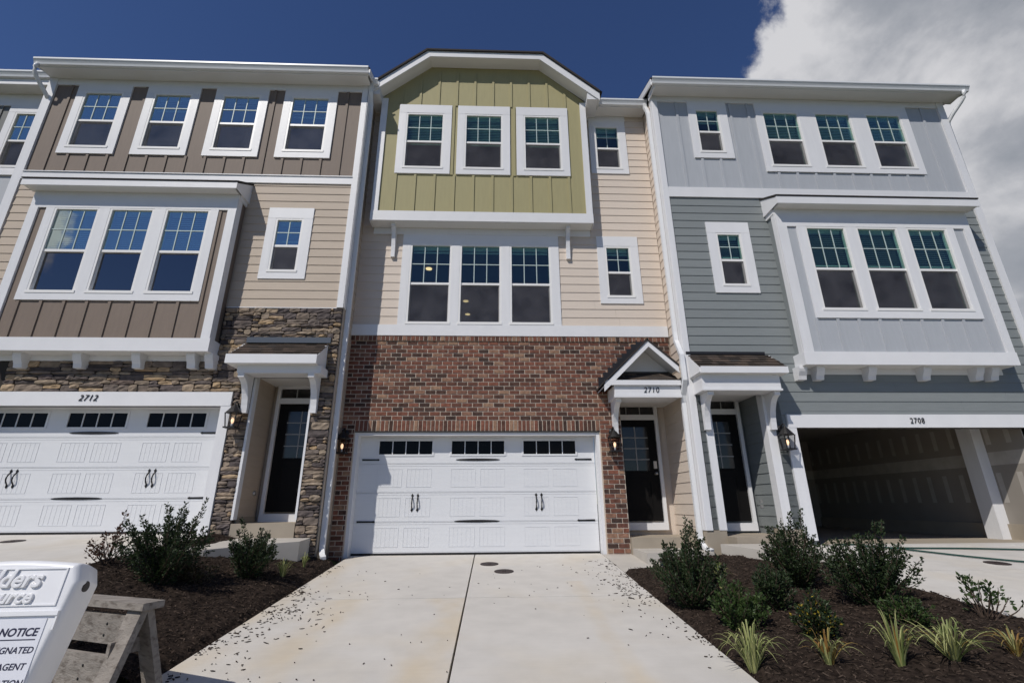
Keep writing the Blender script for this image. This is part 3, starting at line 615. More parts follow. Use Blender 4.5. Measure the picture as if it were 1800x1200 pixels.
def stones(parent, Y, rects, seed, cap=300):
    """ledge-stone facing: irregular stones set in courses that break, each with its own bumpy face"""
    rnd = random.Random(seed); out = []
    for (x0, x1, z0, z1, avgl) in rects:
        z = z0
        while z < z1 - .02:
            h = min(rnd.choice((.06, .075, .09, .11, .135)), z1 - z)
            if z1 - z - h < .05: h = z1 - z
            x = x0 - rnd.uniform(0, .1)
            while x < x1 - .01:
                l = rnd.choice((.5, .7, .9, 1.1, 1.4, 1.8)) * rnd.uniform(.85, 1.15) * avgl
                if x + l > x1 - .07: l = x1 - x
                xa = max(x, x0)
                if x + l - xa > .05:
                    if h > .10 and rnd.random() < .4:
                        c = h * rnd.uniform(.4, .6); out += [(xa, x + l, z, z + c), (xa, x + l, z + c, z + h)]
                    else: out.append((xa, x + l, z, z + h))
                x += l
            z += h
    return out
def stone_mesh(mb, a, b, c, d, Y, rnd):
    nx, nz = max(3, min(6, int((b - a) / .07) + 2)), 4; base = len(mb.v); pr = rnd.uniform(.012, .060); j = .003
    tl = [rnd.uniform(-.010, .010) for _ in range(4)]
    for k in range(nz):
        for i in range(nx):
            u, v = i / (nx - 1), k / (nz - 1); edge = i in (0, nx - 1) or k in (0, nz - 1)
            ja = (tl[0] * (1 - u) + tl[1] * u) if k == 0 else 0; jb = (tl[2] * (1 - u) + tl[3] * u) if k == nz - 1 else 0
            x = a + j + (b - a - 2 * j) * u + (0 if i in (0, nx - 1) else rnd.uniform(-.012, .012)); z = c + j + (d - c - 2 * j) * v + (rnd.uniform(-.006, .006) if not edge else ja * .5 + jb * .5)
            if (i in (0, nx - 1)) and (k in (0, nz - 1)): x += rnd.uniform(0, .018) * (1 if i == 0 else -1); z += rnd.uniform(0, .014) * (1 if k == 0 else -1)
            y = Y - (pr * .78 + rnd.uniform(-.009, .006) if edge else pr + rnd.uniform(-.013, .013)); mb.v.append((x, y, z))
    for k in range(nz - 1):
        for i in range(nx - 1): q = base + k * nx + i; mb.f.append((q, q + 1, q + nx + 1, q + nx))
    loop = [base + i for i in range(nx)] + [base + k * nx + nx - 1 for k in range(1, nz)] + [base + (nz - 1) * nx + i for i in range(nx - 2, -1, -1)] + [base + k * nx for k in range(nz - 2, 0, -1)]
    bk = len(mb.v)
    for q in loop: mb.v.append((mb.v[q][0], Y + .01, mb.v[q][2]))
    m = len(loop)
    for i in range(m): mb.f.append((loop[(i + 1) % m], loop[i], bk + i, bk + (i + 1) % m))
    return mb
# ================================================================== HOUSE 1: stone, tan and brown (2712)
YL = -.65; YB = -.95
h1 = empty('townhouse', (-6.2, YL, .45), 'left townhouse with brown boards, tan siding and ledge stone, number 2712', 'townhouse')
w3 = [(-8.945, -8.165), (-7.41, -6.64), (-5.885, -5.105), (-4.335, -3.545)]
r3 = [window(h1, a, b, 8.29, 9.74, YL, 3, blind=(.0, .22, .16, .30)[i], glass=GLASSB, lowg=GLASSB) for i, (a, b) in enumerate(w3)]
rs = window(h1, -4.21, -3.72, 5.355, 6.505, YL, 2, blind=.35, glass=GLASSB)
bayhole = (-8.75, -5.05, 3.75, 6.75)
wallpart(h1, 'board_wall', BROWN, -9.72, -2.72, 7.60, 10.16, YL, r3)
bw = wallpart(h1, 'lap_wall', TAN, -9.72, -2.72, 4.54, 7.60, YL, [rs, bayhole])
lap(bw, front(YL), -9.66, -8.93, 4.54, 7.42, .187, [], TAN); lap(bw, front(YL), -4.90, -2.79, 4.545, 7.42, .187, [rs], TAN)
bb = h1.children[-1]
bbw = [o for o in h1.children if o.name.startswith('board_wall')][0]
battens(bbw, YL, [-9.305 + .4125 * i for i in range(16)], 7.60, 9.96, [(a - .21, b + .21, 8.08, 10.2) for a, b in w3], BROWN)
for (a, b), o in zip(w3, r3): trim(h1, [o], a - .205, b + .205, 8.085, 9.96, YL)
trim(h1, [rs], -4.417, -3.495, 5.157, 6.797, YL)
B('frieze_board', WHITE, h1, -9.65, -2.79, YL - .028, YL, 9.961, 10.14)
B('band_board', WHITE, h1, -9.65, -2.79, YL - .04, YL, 7.41, 7.60); B('drip_cap', WHITE, h1, -9.65, -2.79, YL - .06, YL - .04, 7.585, 7.605)
B('corner_board', WHITEV, h1, -9.84, -9.65, YL - .042, YL + .02, .6, 10.14); B('corner_board', WHITEV, h1, -2.79, -2.65, YL - .042, YL + .02, 4.545, 10.14)
B('starter_trim', WHITE, h1, -4.90, -2.79, YL - .024, YL, 4.532, 4.547)
# side wall facing the brick house
sw = MB().box(-2.80, -2.662, YL + .021, 5, 0, 10.1).build('side_wall', TAN, h1); lap(sw, side_r(-2.662), YL + .10, .0, 2.3, 10.0, .187, [], TAN)
B('corner_board', WHITEV, h1, -2.664, -2.645, YL - .042, YL + .10, 4.545, 10.14)
B('side_wall', TAN, h1, -9.83, -9.73, YL + .021, 5, 0, 10.1)
# eave
B('soffit', SOFF, h1, -9.84, -2.62, -.97, YL + .01, 10.141, 10.165); B('fascia', WHITE, h1, -9.86, -2.60, -.99, -.965, 10.12, 10.28)
gutter(h1, -9.89, -2.585, -.99, 10.285, .145, .12); main_roof(h1, -9.90, -2.58, -1.03, 10.285)
B('interior_floor', ROOM, h1, -9.7, -2.8, YL + .16, 4, 4.2, 4.4); rooms(h1, -9.7, -2.85, [4.3, 7.15, 10.2], YL)
MB().tube([(-9.80, -1.05, 10.16), (-9.83, -1.06, 10.06), (-9.845, -1.03, 9.97), (-9.84, -.97, 9.89), (-9.82, -.88, 9.80), (-9.79, -.79, 9.71), (-9.76, YL - .06, 9.62), (-9.75, YL - .02, 9.56)], .042, 10).build('downspout_elbow', ALU, h1, True)
# bay on the second floor
bx0, bx1 = -8.93, -4.912
bo = [window(h1, a, b, 4.725, 6.49, YB, 3, blind=.98 * .5, glass=GLASSB, low=GLASSC) for a, b in ((-8.40, -7.615), (-7.325, -6.55), (-6.245, -5.455))]
bay = wallpart(h1, 'bay_wall', BROWN, bx0 + .02, bx1 - .02, 3.56, 6.92, YB, bo, .10)
B('bay_side', BROWN, h1, bx1 - .12, bx1 - .02, YB + .10, YL, 3.56, 6.92); B('bay_side', BROWN, h1, bx0 + .02, bx0 + .12, YB + .10, YL, 3.56, 6.92)
B('bay_soffit', SOFF, h1, bx0 + .01, bx1 - .01, YB + .001, YL, 3.545, 3.559)
battens(bay, YB, [-8.535 + .4137 * i for i in range(9)], 3.79, 6.5, [(-8.605, -5.255, 4.53, 7)], BROWN)
trim(h1, bo, -8.605, -5.255, 4.53, 6.525, YB)
B('bay_frieze', WHITE, h1, bx0, bx1, YB - .030, YB, 6.526, 6.92); B('bay_fascia', WHITE, h1, bx0, bx1 + .02, YB - .045, YB, 3.54, 3.79)
B('bay_fascia', WHITE, h1, bx1 - .019, bx1 + .02, YB + .001, YL, 3.54, 3.79)
for a, b in ((bx0, bx0 + .165), (bx1 - .165, bx1)): B('corner_board', WHITEV, h1, a, b, YB - .036, YB, 3.79, 6.525)
B('corner_board', WHITEV, h1, bx1 - .018, bx1 + .004, YB + .001, YB + .13, 3.79, 6.80)
B('bay_frieze', WHITE, h1, bx1 - .018, bx1 + .012, YB + .001, YL, 6.801, 6.92)
B('bay_eave_soffit', SOFF, h1, bx0 - .07, bx1 + .03, YB - .23, YB, 6.895, 6.915); B('bay_eave_fascia', WHITE, h1, bx0 - .09, bx1 + .05, YB - .26, YB - .23, 6.885, 7.02)
MB().prism([(YB - .27, 7.022), (YL, 7.36), (YL, 7.40), (YB - .28, 7.05)], 'x', bx0 - .10, bx1 + .06).build('bay_roof', ROOFM, h1)
MB().prism([(YB - .23, 6.895), (YL, 6.895), (YL, 7.355), (YB - .23, 7.02)], 'x', bx1 + .004, bx1 + .045).build('bay_roof_end', WHITE, h1)
for x in (-8.32, -7.27, -6.23, -5.255, -4.93): corbel(h1, x, .15, YL, 3.544, .27, .23)
B('lower_frieze', WHITE, h1, bx0 + .05, bx1 - .02, YL - .03, YL, 3.44, 3.544)
# stone base
P0, P1 = -4.12, -3.05     # porch opening
sb = slab_holes(MB(), -9.72, -2.68, -.2, 4.53, YL, YL + .15, [(-9.28, -4.47, -.2, 2.84), (P0, P1, -.2, 3.16)]).build('stone_wall', STONEGAP, h1)
srects = stones(sb, YL, [(-8.6, -4.90, 2.862, 3.44, .26), (-4.90, -4.36, 2.862, 4.53, .22), (-4.36, -2.90, 3.80, 4.53, .24), (-2.90, -2.675, 3.20, 4.53, .17), (-4.445, -4.13, .28, 2.862, .22), (-3.035, -2.675, .05, 3.20, .24)], 5)
rnd = random.Random(3); rest = MB()
srects.sort(key=lambda r: (r[1] - r[0]) * (r[3] - r[2]), reverse=True)
for i, (a, b, c, d) in enumerate(srects):
    if i < 299: stone_mesh(MB(), a, b, c, d, YL, rnd).build('stone', STONE, sb)
    else: stone_mesh(rest, a, b, c, d, YL, rnd)
if rest.v: o = rest.build('small_stones', STONE, sb); o['kind'] = 'stuff'
B('side_base', CONC2, h1, -2.80, -2.66, YL + .02, .1, -.3, 0.55)
# garage of house 1
B('garage_header_trim', WHITE, h1, -9.45, -4.47, YL - .05, YL + .10, 2.60, 2.855)
B('garage_casing', WHITEV, h1, -4.64, -4.46, YL - .045, YL + .10, .33, 2.60)
B('garage_jamb', WHITE, h1, -4.70, -4.641, YL + .10, -.35, .40, 2.66); B('garage_jamb', WHITE, h1, -9.3, -4.701, YL + .02, -.35, 2.60, 2.64)
garage_door(h1, -6.985, .475, -.38, 4.60)
text_on_front('house_number', '2712', .155, -7.00, YL - .052, 2.735, BLACK, h1, .28, .006, .95)
# porch of house 1
pl = MB().box(P0 - .12, P0 - .01, YL + .10, .30, .3, 3.3).build('porch_side_wall', TAN, h1); lap(pl, side_r(P0 - .01), YL + .10, .16, .62, 3.2, .187, [], TAN)
B('porch_side_wall', TAN, h1, P1 + .01, P1 + .12, YL + .15, .30, .3, 3.3)
B('porch_edge_trim', WHITE, h1, P0 - .012, P0 + .03, YL - .03, YL + .10, .66, 3.16); B('porch_edge_trim', WHITE, h1, P1 - .025, P1 + .012, YL - .02, YL + .12, .66, 3.16)
B('porch_back_wall', TAN, h1, P0, P1 + .1, .20, .30, .4, 3.3); B('porch_ceiling', SOFF, h1, P0, P1, YL + .01, .25, 3.161, 3.20)
entry_door(h1, -3.955, -3.045, .77, 2.80, .15, tz=(2.91, 3.10))
MB().box(P0 + .001, P1 - .001, YL - .02, .2, .30, .60).build('stoop', CONC2, h1); B('foundation', CONC2, h1, P0 - .005, P0 + .028, YL + .10, .15, .60, .70)
dk = shed_roof(h1, -4.40, -2.86, YL - .005, 3.80, -1.165, 3.425)
B('porch_flashing', FLASHG, h1, -4.38, -2.81, YL - .075, YL - .045, 3.80, 3.91)
B('porch_fascia', WHITE, h1, -4.44, -2.85, -1.20, -1.165, 3.265, 3.43); B('porch_soffit', SOFF, h1, -4.42, -2.86, -1.165, YL - .05, 3.262, 3.285)
MB().prism([(-1.165, 3.285), (YL - .05, 3.285), (YL - .05, 3.78), (-1.165, 3.42)], 'x', -2.885, -2.852).build('porch_rake', WHITE, h1); MB().prism([(-1.165, 3.285), (YL - .05, 3.285), (YL - .05, 3.78), (-1.165, 3.42)], 'x', -4.43, -4.40).build('porch_rake', WHITE, h1)
MB().box(-4.27, -2.80, -1.06, YL - .05, 3.12, 3.262).build('porch_beam', WHITE, h1)
for x in (-4.19, -2.965):
    bracket(h1, x, .11, YL - .045, 3.119, .66, .36); B('bracket_leg', WHITE, h1, x - .055, x + .055, YL - .10, YL - .045, 2.44, 3.119) if False else None
lantern(-4.30, YL - .055, 2.45, 'black wall lantern on stone pier beside the 2712 garage')
MB().lathe(0, 0, [(.05, 0), (.05, .02), (.03, .04)], 10).build('outlet_cover', METAL, h1, True)
oc = h1.children[-1]; oc = [o for o in h1.children if o.name.startswith('outlet_cover')][0]; oc.rotation_euler = (0, math.pi / 2, 0); oc.location = Vector((P0 + .012, -.02, 1.10)) - WLOC[h1.name]
# ================================================================== HOUSE 2: brick, cream and olive (2710)
YG = -.30
h2 = empty('townhouse', (.6, 0, 0), 'middle townhouse with brick base, cream siding and olive bay, number 2710', 'townhouse')
g3 = [window(h2, a, b, 8.195, 9.69, YG, 3, blind=.5 * .98) for a, b in ((-1.775, -.957), (-.386, .430), (1.008, 1.818))]
t3 = window(h2, 2.775, 3.304, 8.51, 9.70, 0, 2, blind=.12)
c2 = [window(h2, a, b, 4.513, 6.325, 0, 3, zm=5.41, blind=(.04, .06, .05)[i]) for i, (a, b) in enumerate(((-1.52, -.69), (-.428, .403), (.673, 1.50)))]
s2 = window(h2, 2.805, 3.31, 5.156, 6.326, 0, 2, blind=.08)
holes2 = c2 + [s2, t3, (-2.2, 2.2, 7.2, 10.0)]
cw = wallpart(h2, 'lap_wall', CREAM, -2.66, 4.0, 4.21, 10.1, 0, holes2)
lap(cw, front(0), -2.655, 3.995, 4.445, 10.0, .196, [(c2[0][0], c2[-1][1], 4.40, c2[0][3]), s2, t3, (-2.40, 2.46, 6.59, 12), (3.52, 3.53, 9.9, 10)], CREAM)
B('band_board', WHITE, h2, -2.66, 3.985, -.04, -.001, 4.205, 4.445)
trim(h2, c2, -1.735, 1.725, 4.446, 6.60, 0); trim(h2, [s2], 2.595, 3.527, 4.966, 6.616, 0); trim(h2, [t3], 2.60, 3.507, 8.333, 9.90, 0)
B('frieze_board', WHITE, h2, 2.47, 3.98, -.030, -.001, 9.901, 10.06) if False else B('frieze_board', WHITE, h2, 2.47, 3.52, -.030, -.001, 9.901, 10.06)
B('bay_under_frieze', WHITE, h2, -2.40, 2.46, -.045, -.001, 6.60, 6.755)
# olive bay
gw = wallpart(h2, 'board_wall', GREEN, -2.42, 2.48, 6.77, 10.06, YG, g3, .12)
MB().prism([(-2.42, 10.06), (2.48, 10.06), (2.48, 10.20), (1.40, 11.21), (-1.32, 11.21), (-2.42, 10.20)], 'y', YG, YG + .12).build('gable_wall', GREEN, h2)
B('bay_side', GREEN, h2, -2.42, -2.32, YG + .12, 0, 6.77, 10.12); B('bay_side', GREEN, h2, 2.38, 2.48, YG + .12, 0, 6.77, 10.12)
def gtop(x): return 11.07 if -1.2 < x < 1.3 else (11.07 - (-1.2 - x) * .86 if x < 0 else 11.07 - (x - 1.3) * .86)
battens(gw, YG, [-1.955 + .4385 * i for i in range(10)], 7.0, 11.0, [(-2.0, 2.045, 7.99, 9.98)] , GREEN, ztop=gtop)
for x in (-.6975, .7415): B('batten', GREEN, gw, x - .03, x + .03, YG - .022, YG, 7.99, 9.98)
for (a, b), o in zip(((-1.775, -.957), (-.386, .430), (1.008, 1.818)), g3): trim(h2, [o], a - .215, b + .215, 8.005, 9.975, YG)
B('bay_fascia', WHITE, h2, -2.43, 2.49, YG - .045, YG, 6.76, 7.0); B('bay_fascia', WHITE, h2, 2.481, 2.50, YG + .001, 0, 6.76, 7.0); B('bay_fascia', WHITE, h2, -2.44, -2.421, YG + .001, 0, 6.76, 7.0)
B('bay_soffit', SOFF, h2, -2.41, 2.47, YG + .001, -.046, 6.757, 6.769)
B('corner_board', WHITEV, h2, -2.425, -2.28, YG - .036, YG - .001, 7.0, 10.15); B('corner_board', WHITEV, h2, 2.345, 2.485, YG - .036, YG - .001, 7.0, 10.15)
B('corner_board', WHITEV, h2, 2.481, 2.497, YG + .001, YG + .12, 7.0, 10.15); B('corner_board', WHITEV, h2, -2.437, -2.421, YG + .001, YG + .12, 7.0, 10.15)
# clipped gable roof
OUT = [(-2.70, 10.17), (-1.36, 11.345), (1.44, 11.345), (2.78, 10.17)]
def band(off0, off1):
    def sh(o): return [(OUT[0][0], OUT[0][1] + o * 1.33), (OUT[1][0] + .42 * o * 0 - o * .44, OUT[1][1] + o), (OUT[2][0] + o * .44, OUT[2][1] + o), (OUT[3][0], OUT[3][1] + o * 1.33)]
    return sh(off0), sh(off1)
def segband(name, m, o0, o1, ya, yb):
    a, b = band(o0, o1); mb = MB()
    for i in range(3): mb.prism([a[i], a[i + 1], b[i + 1], b[i]], 'y', ya, yb)
    return mb.build(name, m, h2)
segband('gable_fascia', WHITE, -.165, -.001, YG - .33, YG - .30); segband('gable_soffit', SOFF, -.15, -.125, YG - .30, YG + .0)
segband('gable_roof_edge', ROOFM, 0, .045, YG - .37, YG + .3)
rf = MB(); rz = 11.39 + 1.40 * .877
rf.quad((-2.76, 10.165, 0)[:1] + (YG - .37, 10.165 + .0), (-1.36, YG - .37, 11.39), (.04, .7, rz), (.04, 7, rz), (-2.76, 7, 10.165)); rf.quad((1.44, YG - .37, 11.39), (2.84, YG - .37, 10.165), (2.84, 7, 10.165), (.04, 7, rz), (.04, .7, rz)); rf.quad((-1.36, YG - .37, 11.39), (1.44, YG - .37, 11.39), (.04, .7, rz)); rf.build('gable_roof', ROOFM, h2)
MB().prism([(-1.93, 0), (-1.93, 0)][:0] + [(2.48, 10.0), (2.77, 10.0), (2.77, 10.17), (2.50, 10.40)], 'y', YG - .299, .0).build('eave_return', WHITE, h2); MB().prism([(-2.42, 10.0), (-2.42, 10.40), (-2.66, 10.18), (-2.66, 10.0)], 'y', YG - .299, .0).build('eave_return', WHITE, h2)
B('soffit', SOFF, h2, 2.50, 3.99, -.31, -.001, 10.061, 10.085); B('fascia', WHITE, h2, 2.771, 3.99, -.335, -.31, 10.045, 10.19)
gutter(h2, 2.80, 3.985, -.335, 10.205, .14, .115); gutter(h2, -2.83, -2.45, -.645, 10.32, .13, .11)
B('fascia', WHITE, h2, -2.645, -2.44, -.64, -.31, 10.14, 10.30)
main_roof(h2, 2.86, 3.98, -.37, 10.2, 5.5, .3)
bracket(h2, -1.935, .085, -.001, 6.756, .74, .24); bracket(h2, 1.935, .085, -.001, 6.756, .74, .24)
rmz = rooms(h2, -2.6, 3.9, [4.1, 7.05, 10.15], 0, 7.0)
for x, y in ((-1.48, 2.24), (-.60, 4.40), (-.60, 5.50)): MB().lathe(x, y, [(.085, 6.915), (.085, 6.928)], 14).build('ceiling_downlight', DOWNL, h2)
# downspouts of the brick house run down its neighbours' side walls
MB().rtube([(-2.60, -.68, 10.2), (-2.60, -.66, 9.98), (-2.605, -.55, 9.75), (-2.608, -.50, 9.55), (-2.608, -.50, 6), (-2.608, -.50, 3), (-2.608, -.50, .30), (-2.60, -.52, .17), (-2.56, -.60, .08), (-2.50, -.72, .05)], .085, .065).build('downspout', ALU, h2)
MB().rtube([(3.93, -.39, 10.1), (3.93, -.39, 10.0), (3.945, -.45, 9.85), (3.945, -.50, 9.7), (3.945, -.50, 7), (3.945, -.50, 4.15), (3.935, -.52, 3.95), (3.93, -.72, 3.60), (3.93, -.72, 3.10), (3.94, -.55, 2.85), (3.945, -.50, 2.70), (3.945, -.50, .32), (3.945, -.54, .20), (3.99, -.66, .12), (4.03, -.74, .10)], .085, .065).build('downspout', ALU, h2)
# brick facing
BC, BL = .0857, .2105; ZB = 2.24 - 27 * BC
bwall = slab_holes(MB(), -2.655, 3.995, -.15, 4.20, 0, .30, [(-2.39, 2.39, -.15, 2.24), (2.83, 4.2, -.15, 2.86)]).build('brick_wall', MORTAR, h2)
brick_me = {}
def brick_mesh(l, h):
    k = (round(l, 3), round(h, 3))
    if k not in brick_me:
        mb = MB(); e_ = .003
        mb.hexa([(-l / 2, .004, -h / 2), (l / 2, .004, -h / 2), (l / 2, .004, h / 2), (-l / 2, .004, h / 2)], [(-l / 2 + e_, -.010, -h / 2 + e_), (l / 2 - e_, -.010, -h / 2 + e_), (l / 2 - e_, -.010, h / 2 - e_), (-l / 2 + e_, -.010, h / 2 - e_)]); brick_me[k] = mb.mesh('brick', BRICK)
    return brick_me[k]
bricks = []; J = .0145
def course(z, hgt, k, cuts):
    x = -2.655 - (k % 2) * BL / 2
    while x < 3.99:
        p = [(max(x, -2.652), min(x + BL, 3.99))]; x += BL
        for c, d in cuts: p = [q for r_ in p for q in ((r_[0], min(r_[1], c)), (max(r_[0], d), r_[1])) if q[1] - q[0] > .03]
        for u, v in p: bricks.append(((u + v) / 2, z + hgt / 2, v - u - J, hgt - J))
for k in range(29): course(-.074 + k * .08717, .08717, k, [(-2.40, 2.40), (2.83, 9)])
for k in range(19):
    z = 2.454 + k * .0863; course(z, .0863, k + 1, [(2.83, 9)] if z < 2.85 else [])
ns = 59
for i in range(ns): p = 4.80 / ns; bricks.append((-2.40 + p * (i + .5), 2.24 + .106, p - J, .212 - J * .6))
nr = 76
for i in range(nr): p = 6.64 / nr; bricks.append((-2.652 + p * (i + .5), 4.146, p - J, .10))
def bkey(b):
    if b[1] > 4.09: return 5 + abs(b[0]) * .01
    if b[3] > .15: return 0
    return 1 + b[1] if b[0] > -2.35 else 3 + b[1]
bricks.sort(key=bkey); rest = MB(); rnd = random.Random(8)
for i, (x, z, l, h) in enumerate(bricks):
    dy = rnd.uniform(-.002, .002) - (.024 if z > 4.09 else 0)
    if i < 300:
        o = D.objects.new('brick', brick_mesh(l, h)); link(o, Vector((x, -.0 + dy, z)), bwall)
    else:
        e_ = .003; y0, y1 = .004 + dy, -.010 + dy
        rest.hexa([(x - l / 2, y0, z - h / 2), (x + l / 2, y0, z - h / 2), (x + l / 2, y0, z + h / 2), (x - l / 2, y0, z + h / 2)], [(x - l / 2 + e_, y1, z - h / 2 + e_), (x + l / 2 - e_, y1, z - h / 2 + e_), (x + l / 2 - e_, y1, z + h / 2 - e_), (x - l / 2 + e_, y1, z + h / 2 - e_)])
o = rest.build('bricks', BRICK, bwall); o['kind'] = 'stuff'
B('rowlock_backing', MORTAR, bwall, -2.655, 3.99, -.022, -.001, 4.094, 4.20)
# garage of house 2
B('lintel', BLACK, h2, -2.40, 2.40, -.004, .09, 2.222, 2.239)
for s in (-1, 1): MB().box(*( (-2.389, -2.325) if s < 0 else (2.325, 2.389)), .03, .31, -.02, 2.221).build('garage_jamb', WHITEV, h2)
B('garage_jamb', WHITE, h2, -2.325, 2.325, .03, .31, 2.165, 2.221)
garage_door(h2, -.01, .035, .26, 4.64)
lantern(-2.56, -.012, 2.08, 'black wall lantern on shaded brick beside the downspout'); lantern(2.635, -.012, 2.10, 'black wall lantern on the sunlit brick pier')
# porch of house 2
B('porch_back_wall', CREAM, h2, 2.70, 4.1, .81, .92, 0, 3.2); entry_door(h2, 2.86, 3.755, .545, 2.578, .75, True, (2.69, 2.885))
B('porch_side_wall', CREAM, h2, 2.70, 2.828, .30, .80, 0, 3.1); B('porch_ceiling', SOFF, h2, 2.70, 3.998, -.50, .80, 2.86, 2.885)
MB().box(2.835, 3.99, -.10, .75, -.05, .285).build('stoop', CONC2, h2); B('stoop_step', CONC3, h2, 2.84, 3.97, -.95, -.101, -.2, .105)
GY = -.60
B('porch_beam', WHITE, h2, 2.60, 3.885, GY + .03, -.03, 2.80, 3.02); B('beam_moulding', WHITE, h2, 2.585, 3.89, GY, GY + .028, 2.79, 2.84)
B('beam_face', WHITE, h2, 2.60, 3.885, GY + .012, GY + .029, 2.841, 3.02)
for a, b in (((2.40, 3.03), (3.33, 3.93)), ((3.33, 3.93), (4.26, 3.03))):
    t = .135; zz = lambda p: p
    if a[0] > 3: b = (3.885, 3.93 - (3.885 - 3.33) * .968)
    MB().prism([a, b, (b[0], b[1] - t), (a[0], a[1] - t)], 'y', GY - .04, GY - .01).build('porch_rake', WHITE, h2)
    MB().prism([(a[0], a[1] - .02), (b[0], b[1] - .02), (b[0], b[1] - .045), (a[0], a[1] - .045)], 'y', GY - .009, -.03).build('porch_roof_soffit', SOFF, h2)
    MB().prism([(a[0] - .03, a[1] - .0), (b[0], b[1] + .002), (b[0], b[1] + .045), (a[0] - .03, a[1] + .035)], 'y', GY - .06, -.012).build('porch_roof', ROOFM, h2)
B('porch_return', WHITE, h2, 2.42, 3.885, GY - .042, GY + .01, 3.021, 3.115)
PY, PZ = -.20, 3.40
def plim(t): return (2.50 + (2.82 - 2.50) * t, min(3.885, 4.16 - .32 * t))
def ppt(t, x, up=0.0): return (x, GY + (PY - GY) * t, 3.10 + (PZ - 3.10) * t + up)
l0, l1 = plim(0), plim(1)
MB().hexa([ppt(0, l0[0], -.03), ppt(0, l0[1], -.03), ppt(1, l1[1], -.03), ppt(1, l1[0], -.03)], [ppt(0, l0[0]), ppt(0, l0[1]), ppt(1, l1[1]), ppt(1, l1[0])]).build('pent_deck', FLASH, h2)
for r in range(4):
    t0, t1 = r * .2, r * .2 + .215; xa, xb = plim(t1); x = xa
    while x < xb - .03:
        l = min(random.uniform(.12, .26), xb - x)
        MB().hexa([ppt(t0, x, .003), ppt(t0, x + l - .002, .003), ppt(t1, x + l - .002, .001), ppt(t1, x, .001)], [ppt(t0, x, .016), ppt(t0, x + l - .002, .016), ppt(t1, x + l - .002, .005), ppt(t1, x, .005)]).build('shingle', SHING, h2); x += l
MB().prism([(2.62, 3.13), (3.885, 3.13), (3.885, 3.34), (3.33, 3.87)], 'y', -.195, -.17).build('pediment_panel', SOFF, h2)
for i in range(9):
    x = 2.43 + i * .105; z = 3.06 + i * .1015
    B('step_flashing', FLASH, h2, x, x + .15, -.022 - i * .0012, -.012 - i * .0012, z - .03, z + .27)
text_on_front('house_number', '2710', .15, 3.31, GY + .012, 2.93, BLACK, h2, .15, .006, .9)
bracket(h2, 2.70, .10, -.012, 2.80, .64, .46)
# ================================================================== HOUSE 3: slate and pale blue grey (2708)
h3 = empty('townhouse', (7.6, YL, .2), 'right townhouse with slate lap siding, pale blue boards and open garage, number 2708', 'townhouse')
R0, R1 = 4.0, 11.17
a3 = window(h3, 5.03, 5.53, 8.50, 9.655, YL, 2, blind=.22)
b3 = [window(h3, a, b, 8.155, 9.635, YL, 3, blind=.47) for a, b in ((6.645, 7.455), (7.91, 8.725), (9.165, 9.97))]
a2 = window(h3, 5.055, 5.525, 5.15, 6.31, YL, 2, blind=.42)
pw = wallpart(h3, 'board_wall', PALE, R0 + .02, R1 - .02, 7.49, 10.10, YL, [a3] + b3)
battens(pw, YL, [4.575 + .4295 * i for i in range(15)], 7.495, 9.91, [(4.835, 5.765, 8.305, 10.2), (6.455, 10.19, 7.97, 10.2)], PALE)
trim(h3, [a3], 4.835, 5.765, 8.305, 9.905, YL); trim(h3, b3, 6.455, 10.19, 7.965, 9.905, YL)
B('frieze_board', WHITE, h3, R0 + .115, R1 - .17, YL - .028, YL, 9.906, 10.07); B('band_board', WHITE, h3, R0 + .115, R1 - .17, YL - .04, YL, 7.245, 7.495)
gh = (5.945, 10.52, -.3, 2.20)
sw3 = wallpart(h3, 'lap_wall', SLATE, R0 + .02, R1 - .02, .12, 7.49, YL, [a2, (6.45, 10.1, 3.7, 6.8), gh, (4.36, 5.40, -.3, 2.86)])
lap(sw3, front(YL), R0 + .115, R1 - .17, .44, 7.245, .1885, [a2, (6.22, 10.37, 3.40, 7.25), (5.72, 12, 0, 2.44), (4.22, 5.55, 0, 3.4)], SLATE)
for a, b in ((4.10, 4.22), (5.55, 5.72)): lap(sw3, front(YL), a, b, .44, 2.86, .1885, [], SLATE) if a > 5 else lap(sw3, front(YL), 4.115, 4.235, .44, 2.83, .1885, [], SLATE)
trim(h3, [a2], 4.83, 5.762, 4.95, 6.612, YL)
B('corner_board', WHITEV, h3, R0, R0 + .115, YL - .042, YL + .02, .43, 10.07); B('corner_board', WHITEV, h3, R1 - .17, R1, YL - .042, YL + .02, .2, 10.07)
sw = MB().box(R0 + .018, R0 + .12, YL + .021, 5, -.2, 10.1).build('side_wall', CREAM, h3); lap(sw, side_l(R0 + .018), YL + .10, .80, .28, 10.05, .196, [], CREAM)
B('corner_board', WHITEV, h3, R0 - .016, R0 + .016, YL - .03, YL + .10, .43, 10.07)
B('side_wall', SLATE, h3, R1 - .12, R1 - .02, YL + .021, 6, 0, 10.1)
B('soffit', SOFF, h3, R0 - .06, R1 + .26, -.97, YL + .01, 10.071, 10.095); B('fascia', WHITE, h3, R0 - .07, R1 + .28, -.99, -.965, 10.05, 10.20)
gutter(h3, R0 - .09, R1 + .33, -.99, 10.205, .145, .12); main_roof(h3, R0 - .10, R1 + .30, -1.03, 10.205)
B('eave_end', WHITE, h3, R0 - .05, R0 - .02, -.98, -.60, 9.98, 10.071)
MB().tube([(11.36, -1.05, 10.08), (11.37, -1.05, 10.00), (11.365, -1.01, 9.92), (11.34, -.94, 9.84), (11.29, -.85, 9.74), (11.24, -.76, 9.64), (11.21, YL - .03, 9.55), (11.21, YL + .03, 9.46), (11.21, YL + .05, 6)], .042, 10).build('downspout', ALU, h3, True)
